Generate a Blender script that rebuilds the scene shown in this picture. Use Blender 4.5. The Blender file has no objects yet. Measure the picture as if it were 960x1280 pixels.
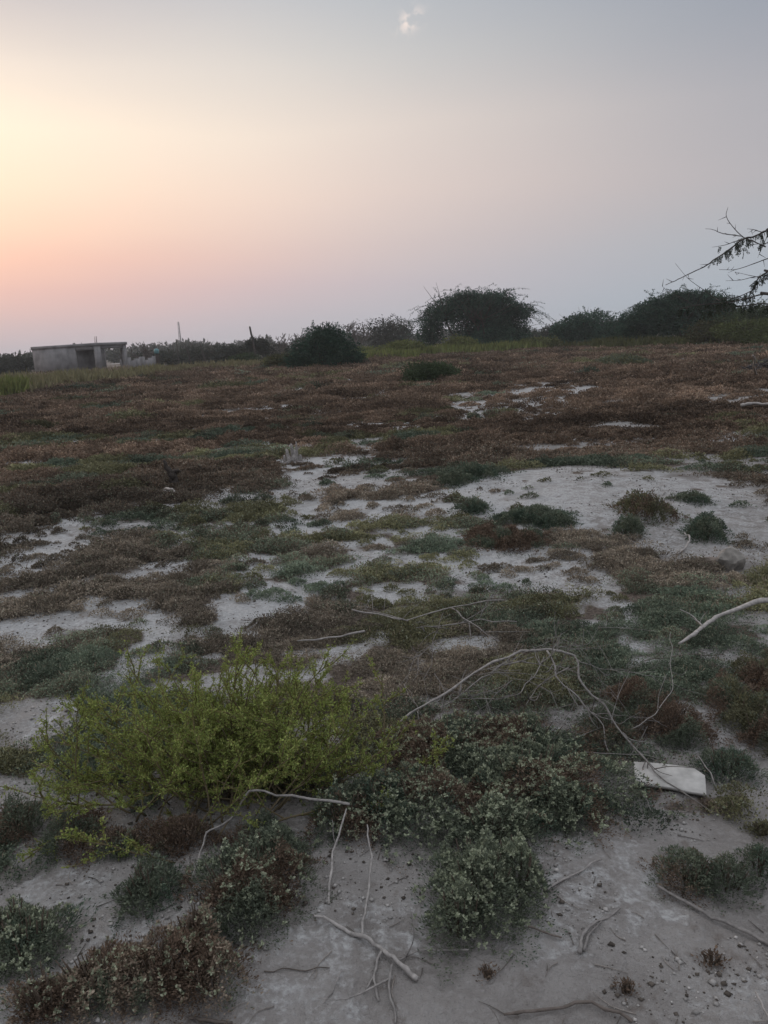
import bpy, math
import numpy as np
from math import radians as R

S = bpy.context.scene
C = S.collection
RNG = np.random.default_rng(7)

# ------------------------------------------------------------------ scene, camera
S.render.engine = 'CYCLES'
S.view_settings.view_transform = 'Standard'
S.view_settings.look = 'None'
S.view_settings.exposure = 0.18
S.view_settings.gamma = 1.0
S.view_settings.use_curve_mapping = False
S.cycles.use_denoising = True
S.cycles.max_bounces = 5
S.cycles.diffuse_bounces = 3
S.cycles.volume_bounces = 1
S.cycles.transparent_max_bounces = 4

EYE = 1.55
F = 967.0                       # focal length in photo pixels (960 wide)
PITCH = math.atan(212 / F)
ROLL = R(3.0)
fwd = np.array([0, math.cos(PITCH), -math.sin(PITCH)])
r0 = np.array([1.0, 0, 0]); u0 = np.cross(r0, fwd)
rgt = math.cos(ROLL) * r0 - math.sin(ROLL) * u0
up = math.sin(ROLL) * r0 + math.cos(ROLL) * u0
EYEP = np.array([0, 0, EYE])

cd = bpy.data.cameras.new('camera')
cam = bpy.data.objects.new('camera', cd); C.objects.link(cam)
cd.sensor_fit = 'VERTICAL'; cd.sensor_height = 24.0
cd.lens = 24.0 * F / 1280.0
cd.clip_start = 0.05; cd.clip_end = 6000
from mathutils import Matrix, Vector
M = Matrix(((rgt[0], up[0], -fwd[0], 0), (rgt[1], up[1], -fwd[1], 0), (rgt[2], up[2], -fwd[2], EYE), (0, 0, 0, 1)))
cam.matrix_world = M
S.camera = cam


def ray(px, py):
    d = fwd + rgt * ((px - 480) / F) - up * ((py - 640) / F)
    return d / np.linalg.norm(d)


def flat(px, py, h=0.0):
    """Where the line of sight through a photo pixel meets the level z = h."""
    d = ray(px, py)
    t = (h - EYE) / d[2]
    return EYEP + d * t


def horizon(px):
    return 428 - (px - 480) * math.tan(ROLL)


def far(px, dist):
    """Ground point at a distance in the direction of a photo column."""
    d = ray(px, horizon(px)); d = d[:2] / np.linalg.norm(d[:2])
    x, y = d * dist
    return np.array([x, y, float(height(np.array([x]), np.array([y]))[0])])


def zat(px, py, dist):
    d = ray(px, py)
    return EYE + dist * d[2] / np.linalg.norm(d[:2])


# ------------------------------------------------------------------ noise
def _h(ix, iy, seed):
    n = (ix.astype(np.int64) * 374761393 + iy.astype(np.int64) * 668265263 + seed * 1442695041) & 0xffffffff
    n = ((n ^ (n >> 13)) * 1274126177) & 0xffffffff
    n = n ^ (n >> 16)
    return (n & 0xffffff) / float(0xffffff)


def vn(x, y, seed=0):
    ix = np.floor(x); iy = np.floor(y)
    fx = x - ix; fy = y - iy
    fx = fx * fx * (3 - 2 * fx); fy = fy * fy * (3 - 2 * fy)
    a = _h(ix, iy, seed); b = _h(ix + 1, iy, seed); c = _h(ix, iy + 1, seed); d = _h(ix + 1, iy + 1, seed)
    return (a * (1 - fx) + b * fx) * (1 - fy) + (c * (1 - fx) + d * fx) * fy


def fbm(x, y, seed=0, o=4, g=0.5):
    s = 0; a = 1; t = 0
    for k in range(o):
        s = s + a * vn(x * 2 ** k + 17.3 * k, y * 2 ** k - 9.1 * k, seed + k); t += a; a *= g
    return s / t


def ss(a, b, x):
    t = np.clip((x - a) / (b - a), 0, 1)
    return t * t * (3 - 2 * t)


# ------------------------------------------------------------------ the ground's shape and bare patches
def patch(px, py, rx, ry, w=1.0):
    """An elliptical patch on the ground, from its place and size in the photo."""
    c = flat(px, py); e = flat(px + rx, py + -rx * math.tan(ROLL)); n = flat(px, py + ry); f_ = flat(px, py - ry)
    a = np.linalg.norm(e - c); b = 0.5 * np.linalg.norm(n - f_)
    d = (e - c)[:2] / max(1e-6, a)
    return (c[0], c[1], a, b, d[0], d[1], w)


NCORE = 10
BARE = [patch(*p) for p in [
    (735, 622, 190, 38, 1.0), (860, 645, 150, 55, .85), (600, 632, 130, 20, 1.0), (572, 521, 38, 8, 1), (612, 509, 50, 10, 1), (655, 498, 58, 11, 1), (702, 487, 50, 8, 1), (440, 640, 85, 13, 1), (380, 662, 45, 11, 1), (400, 580, 60, 9, 1),
    (450, 640, 100, 15, 1), (385, 660, 55, 12, 1), (630, 500, 75, 9, 1), (690, 488, 55, 6, 1),
    (510, 537, 28, 6, .9), (385, 582, 70, 12, 1), (320, 590, 30, 6, .8), (470, 607, 70, 8, .7), (75, 652, 55, 9, 1), (140, 772, 75, 16, 1), (20, 770, 35, 24, 1),
    (10, 722, 30, 12, 1), (215, 690, 26, 13, 1), (255, 662, 20, 6, .9), (300, 712, 48, 17, 1), (345, 745, 58, 18, 1), (560, 700, 95, 16, .9),
    (480, 742, 55, 14, .9), (420, 725, 40, 10, .9), (232, 506, 28, 4, .9), (745, 552, 28, 6, 1), (700, 546, 26, 5, 1), (815, 548, 22, 5, .8), (930, 552, 42, 9, 1),
    (55, 880, 120, 28, .6), (30, 935, 60, 20, .5), (640, 908, 95, 22, .5), (765, 832, 45, 16, .9), (885, 915, 50, 45, .7), (880, 830, 80, 28, .6), (930, 782, 50, 20, .6),
    (215, 635, 30, 5, .8), (150, 600, 25, 5, .7), (860, 572, 40, 6, .8), (670, 720, 40, 10, .7), (540, 765, 60, 10, .6), (160, 862, 60, 12, .6),
    (790, 975, 120, 40, .7), (900, 1010, 130, 60, .5), (930, 650, 80, 30, .6), (530, 570, 30, 5, .7), (700, 505, 30, 4, .6),
    (110, 640, 30, 5, .7), (45, 690, 30, 6, .6), (590, 742, 50, 9, .5), (240, 720, 35, 8, .6), (620, 745, 40, 8, .5), (470, 690, 40, 8, .7), (350, 620, 40, 6, .6), (560, 610, 50, 7, .6),
    (95, 1110, 110, 38, 1), (30, 985, 60, 25, .7), (140, 870, 80, 16, .8),
    (290, 460, 60, 4, .4), (180, 495, 90, 4, .3), (780, 462, 80, 3, .4), (870, 470, 30, 3, .5), (830, 432, 150, 3, .55), (300, 478, 60, 3, .5), (120, 500, 60, 3, .4), (560, 520, 50, 4, .5), (640, 535, 40, 4, .5), (450, 560, 40, 5, .6), (880, 500, 40, 4, .5),
]]
MOUND = patch(740, 618, 210, 45)


def ell(p, x, y):
    dx = x - p[0]; dy = y - p[1]
    u = (dx * p[4] + dy * p[5]) / p[2]; v = (-dx * p[5] + dy * p[4]) / p[3]
    return np.sqrt(u * u + v * v)


def height(x, y):
    r = np.hypot(x, y)
    z = 0.05 * (fbm(x * .5, y * .5, 3, 3) - .5) + 0.035 * (fbm(x * 2.2, y * 2.2, 5, 3) - .5) * ss(40, 5, r) + 0.026 * (fbm(x * 11, y * 11, 9, 3) - .5) * ss(9, 3, r)
    z = z + 0.12 * np.exp(-ell(MOUND, x, y) ** 2 * 1.3)
    z = z + 0.25 * (fbm(x * .07, y * .07, 21, 2) - .5) * ss(10, 45, r)
    # a low earth bank runs behind the field on the right
    b = (y - (68 - .10 * (x - 10)))
    z = z + .55 * np.exp(-(b / 2.2) ** 2) * ss(13, 26, x) * ss(90, 55, x)
    return z


def bareness(x, y):
    """0 = covered by low salt plants, 1 = open salt crust."""
    r = np.hypot(x, y)
    wob = 1.0 * (fbm(x * 1.1, y * 1.6, 31, 3) - .5) + 1.3 * (fbm(x * 4.5, y * 6, 37, 3) - .5)
    b = np.zeros_like(x); core = np.zeros_like(x)
    for i, p in enumerate(BARE):
        v = p[6] * ss(1.15, .85, ell(p, x, y) + wob * (.45 if i < NCORE else 1))
        if i < NCORE: core = np.maximum(core, v)
        else: b = np.maximum(b, v)
    # islands of plants stand inside the open patches
    isl = fbm(x * 3.4, y * 4.6, 47, 4)
    b = np.maximum(b * ss(.425, .50, isl - .03 * ss(-.5, -2, x) + .06 * ss(4, 2.5, r) + .1 * ss(10, 16, r)), core * ss(.27, .32, isl))
    # little gaps all through the cover, rarer and wider farther out
    s1 = fbm(x * 2.4, y * 3.2, 43, 3); s2 = fbm(x * .9, y * 1.3, 45, 4)
    b = np.maximum(b, .8 * ss(.55, .61, s1) * ss(11, 7, r))
    b = np.maximum(b, .7 * ss(.60, .66, s2) * ss(5, 8, r) * ss(90, 20, r))
    b = np.maximum(b, .75 * ss(.60, .66, fbm(x * .75, y * .95, 53, 3)) * ss(10, 14, r) * ss(70, 30, r))
    b = np.maximum(b, .6 * ss(.56, .63, fbm(x * .28, y * .45, 49, 4)) * ss(16, 28, r))
    near = ss(2.55, 2.15, r + .25 * (fbm(x * 2, y * 2, 51, 2) - .5))
    b = np.maximum(b, near * (.45 + .55 * ss(.42, .62, fbm(x * 3.3, y * 3.3, 61, 4))))
    return np.clip(b, 0, 1)


# ------------------------------------------------------------------ mesh collecting
class Acc:
    def __init__(self): self.v = []; self.q = []; self.t = []; self.c = []; self.n = 0

    def add(self, v, q=None, t=None, c=(1, 1, 1)):
        v = np.asarray(v, dtype=np.float32).reshape(-1, 3)
        c = np.asarray(c, dtype=np.float32)
        if c.ndim == 1: c = np.repeat(c[None], len(v), 0)
        if q is not None and len(q): self.q.append(np.asarray(q, dtype=np.int64) + self.n)
        if t is not None and len(t): self.t.append(np.asarray(t, dtype=np.int64) + self.n)
        self.v.append(v); self.c.append(c); self.n += len(v)

    def leaves(self, P, U, V, L, W, col):
        """Diamond leaves: base P, length axis U, width axis V."""
        N = len(P)
        if not N: return
        L = np.broadcast_to(L, (N,))[:, None]; W = np.broadcast_to(W, (N,))[:, None]
        v = np.empty((N, 4, 3), np.float32)
        v[:, 0] = P; v[:, 1] = P + U * L * .55 + V * W * .5; v[:, 2] = P + U * L; v[:, 3] = P + U * L * .55 - V * W * .5
        q = np.arange(N * 4).reshape(N, 4)
        col = np.broadcast_to(np.asarray(col, np.float32), (N, 3))
        self.add(v, q, c=np.repeat(col, 4, 0))

    def tube(self, pts, rad, n=6, col=(1, 1, 1), smooth=3, jit=0.0, rng=RNG):
        p = np.asarray(pts, float)
        rad = np.asarray(rad, float)
        if rad.ndim == 0 or len(np.atleast_1d(rad)) == 2:
            a = np.atleast_1d(rad); rad = np.linspace(a[0], a[-1], len(p))
        if smooth > 1 and len(p) > 2:
            e = np.vstack([2 * p[0] - p[1], p, 2 * p[-1] - p[-2]]); o = []; ro = []
            for i in range(len(p) - 1):
                for k in range(smooth):
                    t = k / smooth
                    a, b, c_, d = e[i:i + 4]
                    o.append(.5 * (2 * b + (c_ - a) * t + (2 * a - 5 * b + 4 * c_ - d) * t * t + (3 * b - a - 3 * c_ + d) * t ** 3))
                    ro.append(rad[i] * (1 - t) + rad[i + 1] * t)
            o.append(p[-1]); ro.append(rad[-1])
            p = np.array(o); rad = np.array(ro)
        if jit: p = p + rng.normal(0, 1, p.shape) * jit * rad[:, None]
        m = len(p)
        T = np.gradient(p, axis=0); T /= np.linalg.norm(T, axis=1)[:, None] + 1e-9
        ref = np.array([0.31, .17, .93]); ref /= np.linalg.norm(ref)
        A = np.cross(T, ref); A /= np.linalg.norm(A, axis=1)[:, None] + 1e-6
        B = np.cross(T, A)
        ang = np.arange(n) * 2 * math.pi / n
        rr = rad[:, None] * (1 + (rng.uniform(-.16, .16, (m, n)) if n > 4 else 0))
        v = p[:, None] + rr[..., None] * (np.cos(ang)[None, :, None] * A[:, None] + np.sin(ang)[None, :, None] * B[:, None])
        i = np.arange(m - 1)[:, None] * n; j = np.arange(n)[None]; j2 = (j + 1) % n
        q = np.stack([i + j, i + j2, i + n + j2, i + n + j], -1).reshape(-1, 4)
        t = []
        vv = v.reshape(-1, 3)
        vv = np.vstack([vv, p[0] - T[0] * rad[0] * .2, p[-1] + T[-1] * rad[-1] * .4])
        for k in range(n):
            t.append((m * n, (k + 1) % n, k)); t.append((m * n + 1, (m - 1) * n + k, (m - 1) * n + (k + 1) % n))
        self.add(vv, q, t, c=col)
        return p

    def blobs(self, P, rad, col, sq=.7, rng=RNG):
        """Irregular eight-faced crumbs."""
        N = len(P)
        base = np.array([[1, 0, 0], [0, 1, 0], [-1, 0, 0], [0, -1, 0], [0, 0, 1], [0, 0, -1]], float)
        v = base[None] * (1 + rng.uniform(-.4, .4, (N, 6, 1)))
        a = rng.uniform(0, 6.28, N); ca, sa = np.cos(a)[:, None], np.sin(a)[:, None]
        x = v[..., 0] * ca - v[..., 1] * sa; y = v[..., 0] * sa + v[..., 1] * ca
        v = np.stack([x, y, v[..., 2] * sq], -1) * np.broadcast_to(rad, (N,))[:, None, None] + P[:, None]
        f = np.array([[0, 1, 4], [1, 2, 4], [2, 3, 4], [3, 0, 4], [1, 0, 5], [2, 1, 5], [3, 2, 5], [0, 3, 5]])
        t = (np.arange(N)[:, None, None] * 6 + f[None]).reshape(-1, 3)
        col = np.broadcast_to(np.asarray(col, np.float32), (N, 3))
        self.add(v, None, t, c=np.repeat(col, 6, 0))

    def box(self, c, s, rz=0.0, col=(1, 1, 1), bev=0):
        b = np.array([[x, y, z] for z in (-.5, .5) for x, y in ((-.5, -.5), (.5, -.5), (.5, .5), (-.5, .5))]) * np.asarray(s)
        ca, sa = math.cos(rz), math.sin(rz)
        b = np.stack([b[:, 0] * ca - b[:, 1] * sa, b[:, 0] * sa + b[:, 1] * ca, b[:, 2]], -1) + np.asarray(c)
        self.add(b, [(3, 2, 1, 0), (4, 5, 6, 7), (0, 1, 5, 4), (1, 2, 6, 5), (2, 3, 7, 6), (3, 0, 4, 7)], c=col)

    def build(self, name, mat, parent=None, loc=None, smooth=False):
        me = bpy.data.meshes.new(name)
        v = np.concatenate(self.v); c = np.concatenate(self.c)
        q = np.concatenate(self.q) if self.q else np.zeros((0, 4), int)
        t = np.concatenate(self.t) if self.t else np.zeros((0, 3), int)
        if loc is not None: v = v - np.asarray(loc, np.float32)
        me.vertices.add(len(v)); me.vertices.foreach_set('co', v.astype(np.float32).ravel())
        idx = np.concatenate([q.ravel(), t.ravel()]).astype(np.int32)
        me.loops.add(len(idx)); me.loops.foreach_set('vertex_index', idx)
        tot = np.concatenate([np.full(len(q), 4), np.full(len(t), 3)]).astype(np.int32)
        st = np.concatenate([[0], np.cumsum(tot)[:-1]]).astype(np.int32)
        me.polygons.add(len(tot)); me.polygons.foreach_set('loop_start', st); me.polygons.foreach_set('loop_total', tot)
        if smooth: me.polygons.foreach_set('use_smooth', np.ones(len(tot), bool))
        me.update(calc_edges=True)
        at = me.color_attributes.new('Col', 'FLOAT_COLOR', 'POINT')
        at.data.foreach_set('color', np.concatenate([c, np.ones((len(c), 1), np.float32)], 1).astype(np.float32).ravel())
        me.materials.append(mat)
        o = bpy.data.objects.new(name, me); C.objects.link(o)
        if parent is not None: o.parent = parent
        elif loc is not None: o.location = [float(a) for a in loc]
        return o


def tag(o, label=None, cat=None, group=None, kind=None):
    if label: o['label'] = label
    if cat: o['category'] = cat
    if group: o['group'] = group
    if kind: o['kind'] = kind
    return o


def empty(name, loc, label, cat, group=None):
    o = bpy.data.objects.new(name, None); C.objects.link(o)
    o.location = [float(a) for a in loc]; o.empty_display_size = .1
    return tag(o, label, cat, group)


def gz(x, y):
    return float(height(np.array([float(x)]), np.array([float(y)]))[0])


def unit(v): return v / (np.linalg.norm(v, axis=-1, keepdims=True) + 1e-9)


def rdirs(rng, n): return unit(rng.normal(0, 1, (n, 3)))


# ------------------------------------------------------------------ materials
def nmat(name):
    m = bpy.data.materials.new(name); m.use_nodes = True
    nt = m.node_tree; b = nt.nodes['Principled BSDF']
    return m, nt, b


def attr_mat(name, rough=.75, spec=.25, vary=.25, scale=30.0, bump=0.0, transl=0.0):
    m, nt, b = nmat(name)
    a = nt.nodes.new('ShaderNodeAttribute'); a.attribute_name = 'Col'
    tc = nt.nodes.new('ShaderNodeTexCoord')
    n = nt.nodes.new('ShaderNodeTexNoise'); n.inputs['Scale'].default_value = scale; n.inputs['Detail'].default_value = 3
    nt.links.new(tc.outputs['Object'], n.inputs['Vector'])
    mr = nt.nodes.new('ShaderNodeMapRange'); mr.inputs[1].default_value = .25; mr.inputs[2].default_value = .75
    mr.inputs[3].default_value = 1 - vary; mr.inputs[4].default_value = 1 + vary
    nt.links.new(n.outputs['Fac'], mr.inputs[0])
    mx = nt.nodes.new('ShaderNodeVectorMath'); mx.operation = 'SCALE'
    nt.links.new(a.outputs['Color'], mx.inputs[0]); nt.links.new(mr.outputs[0], mx.inputs['Scale'])
    nt.links.new(mx.outputs[0], b.inputs['Base Color'])
    b.inputs['Roughness'].default_value = rough
    b.inputs['Specular IOR Level'].default_value = spec
    if bump:
        bp = nt.nodes.new('ShaderNodeBump'); bp.inputs['Strength'].default_value = bump; bp.inputs['Distance'].default_value = .01
        nt.links.new(n.outputs['Fac'], bp.inputs['Height']); nt.links.new(bp.outputs[0], b.inputs['Normal'])
    if transl:
        tr = nt.nodes.new('ShaderNodeBsdfTranslucent'); nt.links.new(mx.outputs[0], tr.inputs['Color'])
        ms = nt.nodes.new('ShaderNodeMixShader'); ms.inputs[0].default_value = transl
        nt.links.new(b.outputs[0], ms.inputs[1]); nt.links.new(tr.outputs[0], ms.inputs[2])
        nt.links.new(ms.outputs[0], nt.nodes['Material Output'].inputs['Surface'])
    return m


LEAF = attr_mat('leaf', .7, .2, .25, 12, transl=.25)
SUCC = attr_mat('salt_plant_leaf', .75, .15, .25, 25, transl=.15)
FARLEAF = attr_mat('tree_leaf', .8, .1, .3, 1.5, transl=.15)
BARK = attr_mat('bark', .9, .1, .3, 6, .3)
DEAD = attr_mat('dead_wood', .85, .15, .35, 60, .35)
CONC = attr_mat('raw_concrete', .9, .1, .34, 1.2, .15)
STONE = attr_mat('stone', .9, .1, .3, 25, .8)
TILE = attr_mat('white_slab', .9, .1, .3, 22, .4)
CLOD = attr_mat('soil_crumb', .95, .05, .3, 40)
PAINT = attr_mat('painted_metal', .6, .3, .15, 3)


def ground_mat():
    m, nt, b = nmat('salt_flat_soil')
    N, Lk = nt.nodes.new, nt.links.new
    a = N('ShaderNodeAttribute'); a.attribute_name = 'Col'
    sp = N('ShaderNodeSeparateColor'); Lk(a.outputs['Color'], sp.inputs[0])
    tc = N('ShaderNodeTexCoord')

    def noise(s, d=5, ro=.6):
        n = N('ShaderNodeTexNoise'); n.inputs['Scale'].default_value = s; n.inputs['Detail'].default_value = d; n.inputs['Roughness'].default_value = ro
        Lk(tc.outputs['Object'], n.inputs['Vector']); return n.outputs['Fac']

    def mix(f, c1, c2):
        x = N('ShaderNodeMix'); x.data_type = 'RGBA'
        if hasattr(f, 'name'): Lk(f, x.inputs[0])
        else: x.inputs[0].default_value = f
        for c, i in ((c1, 6), (c2, 7)):
            if isinstance(c, tuple): x.inputs[i].default_value = (*c, 1)
            else: Lk(c, x.inputs[i])
        return x.outputs[2]

    def rng(v, a0, a1, b0=0., b1=1.):
        x = N('ShaderNodeMapRange'); x.interpolation_type = 'SMOOTHSTEP'
        for i, q in enumerate((a0, a1, b0, b1)): x.inputs[i + 1].default_value = q
        Lk(v, x.inputs[0]); return x.outputs[0]

    def math_(op, p, q):
        x = N('ShaderNodeMath'); x.operation = op
        for i, k in enumerate((p, q)):
            if isinstance(k, (int, float)): x.inputs[i].default_value = k
            else: Lk(k, x.inputs[i])
        return x.outputs[0]
    n1, n2, n3, n4 = noise(3.2), noise(14), noise(55, 4), noise(160, 3)
    # salt crust breaks up in flakes
    salt = math_('ADD', sp.outputs[0], math_('MULTIPLY', math_('SUBTRACT', n2, .5), .9))
    salt = math_('ADD', salt, math_('MULTIPLY', math_('SUBTRACT', n3, .5), .5))
    salt = rng(salt, .38, .8)
    soil = mix(rng(n1, .35, .65), (.21, .192, .178), (.295, .276, .26))
    soil = mix(rng(n3, .45, .75, 0, .55), soil, (.33, .315, .30))
    soil = mix(rng(n2, .56, .70, 0, .6), soil, (.14, .115, .098))
    crust = mix(rng(n3, .3, .7), (.36, .355, .35), (.50, .495, .485))
    crust = mix(rng(n1, .5, .62, 0, .55), crust, (.27, .26, .25))
    crust = mix(rng(noise(9, 6, .7), .56, .66, 0, .5), crust, (.20, .185, .17))
    col = mix(salt, soil, crust)
    litter = mix(rng(n3, .35, .65), (.075, .058, .047), (.16, .13, .108))
    lt = math_('ADD', sp.outputs[1], math_('MULTIPLY', math_('SUBTRACT', n2, .5), .5))
    col = mix(rng(lt, .35, .7), col, litter)
    dark = rng(n4, .62, .72, 0, .5)
    col = mix(dark, col, (.10, .085, .075))
    Lk(col, b.inputs['Base Color'])
    b.inputs['Roughness'].default_value = .95; b.inputs['Specular IOR Level'].default_value = .1
    hh = math_('ADD', math_('MULTIPLY', n2, 1.0), math_('ADD', math_('MULTIPLY', n3, .55), math_('MULTIPLY', n4, .25)))
    bp = N('ShaderNodeBump'); bp.inputs['Strength'].default_value = .9; bp.inputs['Distance'].default_value = .03
    Lk(hh, bp.inputs['Height']); Lk(bp.outputs[0], b.inputs['Normal'])
    return m


# ------------------------------------------------------------------ sky and sun
def lin(c):
    return tuple((x / 255 / 12.92) if x / 255 < .04045 else ((x / 255 + .055) / 1.055) ** 2.4 for x in c)


SUN_AZ, SUN_EL = R(-40), R(9)
SKY = {   # colours of the evening haze by elevation (degrees), towards the sun, ahead and away from it; unseen high stops are brightened to add light on the ground
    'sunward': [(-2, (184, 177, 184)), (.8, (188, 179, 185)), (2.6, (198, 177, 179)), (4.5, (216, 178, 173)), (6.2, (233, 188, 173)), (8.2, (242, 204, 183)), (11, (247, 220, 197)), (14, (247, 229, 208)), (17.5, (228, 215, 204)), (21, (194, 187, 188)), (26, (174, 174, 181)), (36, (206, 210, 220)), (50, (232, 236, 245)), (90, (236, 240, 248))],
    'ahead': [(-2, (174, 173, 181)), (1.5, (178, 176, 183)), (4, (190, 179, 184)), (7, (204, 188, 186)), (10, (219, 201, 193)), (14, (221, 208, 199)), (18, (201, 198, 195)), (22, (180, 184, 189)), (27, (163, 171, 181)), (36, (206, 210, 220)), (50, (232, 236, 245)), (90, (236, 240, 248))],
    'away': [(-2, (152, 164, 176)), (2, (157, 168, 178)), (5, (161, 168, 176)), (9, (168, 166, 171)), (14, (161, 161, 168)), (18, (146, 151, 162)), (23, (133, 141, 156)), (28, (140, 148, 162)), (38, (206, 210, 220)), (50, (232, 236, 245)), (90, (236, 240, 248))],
}


def build_world():
    w = bpy.data.worlds.new('World'); S.world = w; w.use_nodes = True
    nt = w.node_tree; nt.nodes.clear(); N, Lk = nt.nodes.new, nt.links.new
    out = N('ShaderNodeOutputWorld')
    sky = N('ShaderNodeTexSky'); sky.sky_type = 'NISHITA'; sky.sun_disc = False
    sky.sun_elevation = SUN_EL; sky.sun_rotation = SUN_AZ; sky.dust_density = 6; sky.air_density = 1.5; sky.ozone_density = 1
    b1 = N('ShaderNodeBackground'); b1.inputs[1].default_value = .005; Lk(sky.outputs[0], b1.inputs[0])
    tc = N('ShaderNodeTexCoord'); sx = N('ShaderNodeSeparateXYZ'); Lk(tc.outputs['Generated'], sx.inputs[0])

    def ma(op, *k):
        x = N('ShaderNodeMath'); x.operation = op
        for i, q in enumerate(k):
            if isinstance(q, (int, float)): x.inputs[i].default_value = q
            else: Lk(q, x.inputs[i])
        return x.outputs[0]
    el = ma('MULTIPLY', ma('ARCSINE', sx.outputs[2]), 180 / math.pi)
    az = ma('MULTIPLY', ma('ARCTAN2', sx.outputs[0], sx.outputs[1]), 180 / math.pi)
    # a little unevenness in the haze bands
    ns = N('ShaderNodeTexNoise'); ns.inputs['Scale'].default_value = 3.0; ns.inputs['Detail'].default_value = 3
    mp = N('ShaderNodeMapping'); mp.inputs['Scale'].default_value = (1, 1, 4); Lk(tc.outputs['Generated'], mp.inputs[0]); Lk(mp.outputs[0], ns.inputs[0])
    elw = ma('ADD', el, ma('MULTIPLY', ma('SUBTRACT', ns.outputs['Fac'], .5), 1.6))
    e01 = ma('MULTIPLY', ma('POWER', ma('MULTIPLY', ma('ADD', ma('MAXIMUM', elw, -2.0), 2.0), 1 / 92.0), .5), 1.0)

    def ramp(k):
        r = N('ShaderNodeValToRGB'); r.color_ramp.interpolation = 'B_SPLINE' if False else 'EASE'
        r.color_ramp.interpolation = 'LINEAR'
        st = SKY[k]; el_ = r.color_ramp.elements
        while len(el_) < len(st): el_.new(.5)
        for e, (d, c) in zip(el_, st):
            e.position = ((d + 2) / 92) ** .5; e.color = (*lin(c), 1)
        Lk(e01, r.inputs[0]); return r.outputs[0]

    def mr(v, a0, a1):
        x = N('ShaderNodeMapRange'); x.interpolation_type = 'SMOOTHSTEP'
        for i, q in enumerate((a0, a1, 0., 1.)): x.inputs[i + 1].default_value = q
        Lk(v, x.inputs[0]); return x.outputs[0]

    def mix(f, c1, c2):
        x = N('ShaderNodeMix'); x.data_type = 'RGBA'; Lk(f, x.inputs[0]); Lk(c1, x.inputs[6]); Lk(c2, x.inputs[7]); return x.outputs[2]
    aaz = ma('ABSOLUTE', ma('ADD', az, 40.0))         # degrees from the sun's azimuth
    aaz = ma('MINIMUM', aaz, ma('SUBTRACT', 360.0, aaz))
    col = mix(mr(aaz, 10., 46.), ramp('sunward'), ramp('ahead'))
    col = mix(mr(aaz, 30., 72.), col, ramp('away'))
    # one little sunlit scrap of cloud
    d0 = ray(512, 26); ax = np.cross(d0, [0, 0, 1]); ax /= np.linalg.norm(ax); ay = np.cross(ax, d0)

    def dot(v):
        x = N('ShaderNodeVectorMath'); x.operation = 'DOT_PRODUCT'; Lk(tc.outputs['Generated'], x.inputs[0]); x.inputs[1].default_value = tuple(v); return x.outputs['Value']
    p1 = ma('DIVIDE', dot(ax * .85 + ay * .5), .013); p2 = ma('DIVIDE', dot(ax * -.5 + ay * .85), .008); fr_ = ma('GREATER_THAN', dot(d0), .5)
    cn = N('ShaderNodeTexNoise'); cn.inputs['Scale'].default_value = 95; cn.inputs['Detail'].default_value = 3; Lk(tc.outputs['Generated'], cn.inputs[0])
    g = ma('EXPONENT', ma('MULTIPLY', ma('ADD', ma('MULTIPLY', p1, p1), ma('MULTIPLY', p2, p2)), -1.0))
    g = ma('MULTIPLY', ma('MULTIPLY', g, fr_), mr(cn.outputs['Fac'], .42, .62))
    cc = N('ShaderNodeRGB'); cc.outputs[0].default_value = (*lin((244, 226, 216)), 1)
    col = mix(ma('MULTIPLY', g, .75), col, cc.outputs[0])
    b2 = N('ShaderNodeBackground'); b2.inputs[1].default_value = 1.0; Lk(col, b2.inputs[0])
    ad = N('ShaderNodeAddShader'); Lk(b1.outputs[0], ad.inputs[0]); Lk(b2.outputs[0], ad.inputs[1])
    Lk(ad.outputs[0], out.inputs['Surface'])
    return b1, b2


B1, B2 = build_world()
sd = bpy.data.lights.new('sun', 'SUN'); so = bpy.data.objects.new('sun', sd); C.objects.link(so)
sd.energy = .5; sd.angle = R(12); sd.color = (1, .78, .6)
so.rotation_euler = (R(90) - SUN_EL, 0, -SUN_AZ + math.pi)
sv = Vector((math.sin(SUN_AZ) * math.cos(SUN_EL), math.cos(SUN_AZ) * math.cos(SUN_EL), math.sin(SUN_EL)))
so.rotation_euler = sv.to_track_quat('Z', 'Y').to_euler()
so.location = (0, 0, 6)

# ------------------------------------------------------------------ ground sheet
GRID = {}


def bare_at(x, y):
    i = np.clip(np.searchsorted(GRID['rad'], np.hypot(x, y)), 0, len(GRID['rad']) - 1)
    j = np.clip(np.searchsorted(GRID['ang'], np.arctan2(x, y)), 0, len(GRID['ang']) - 1)
    return GRID['b'][i, j]


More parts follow.
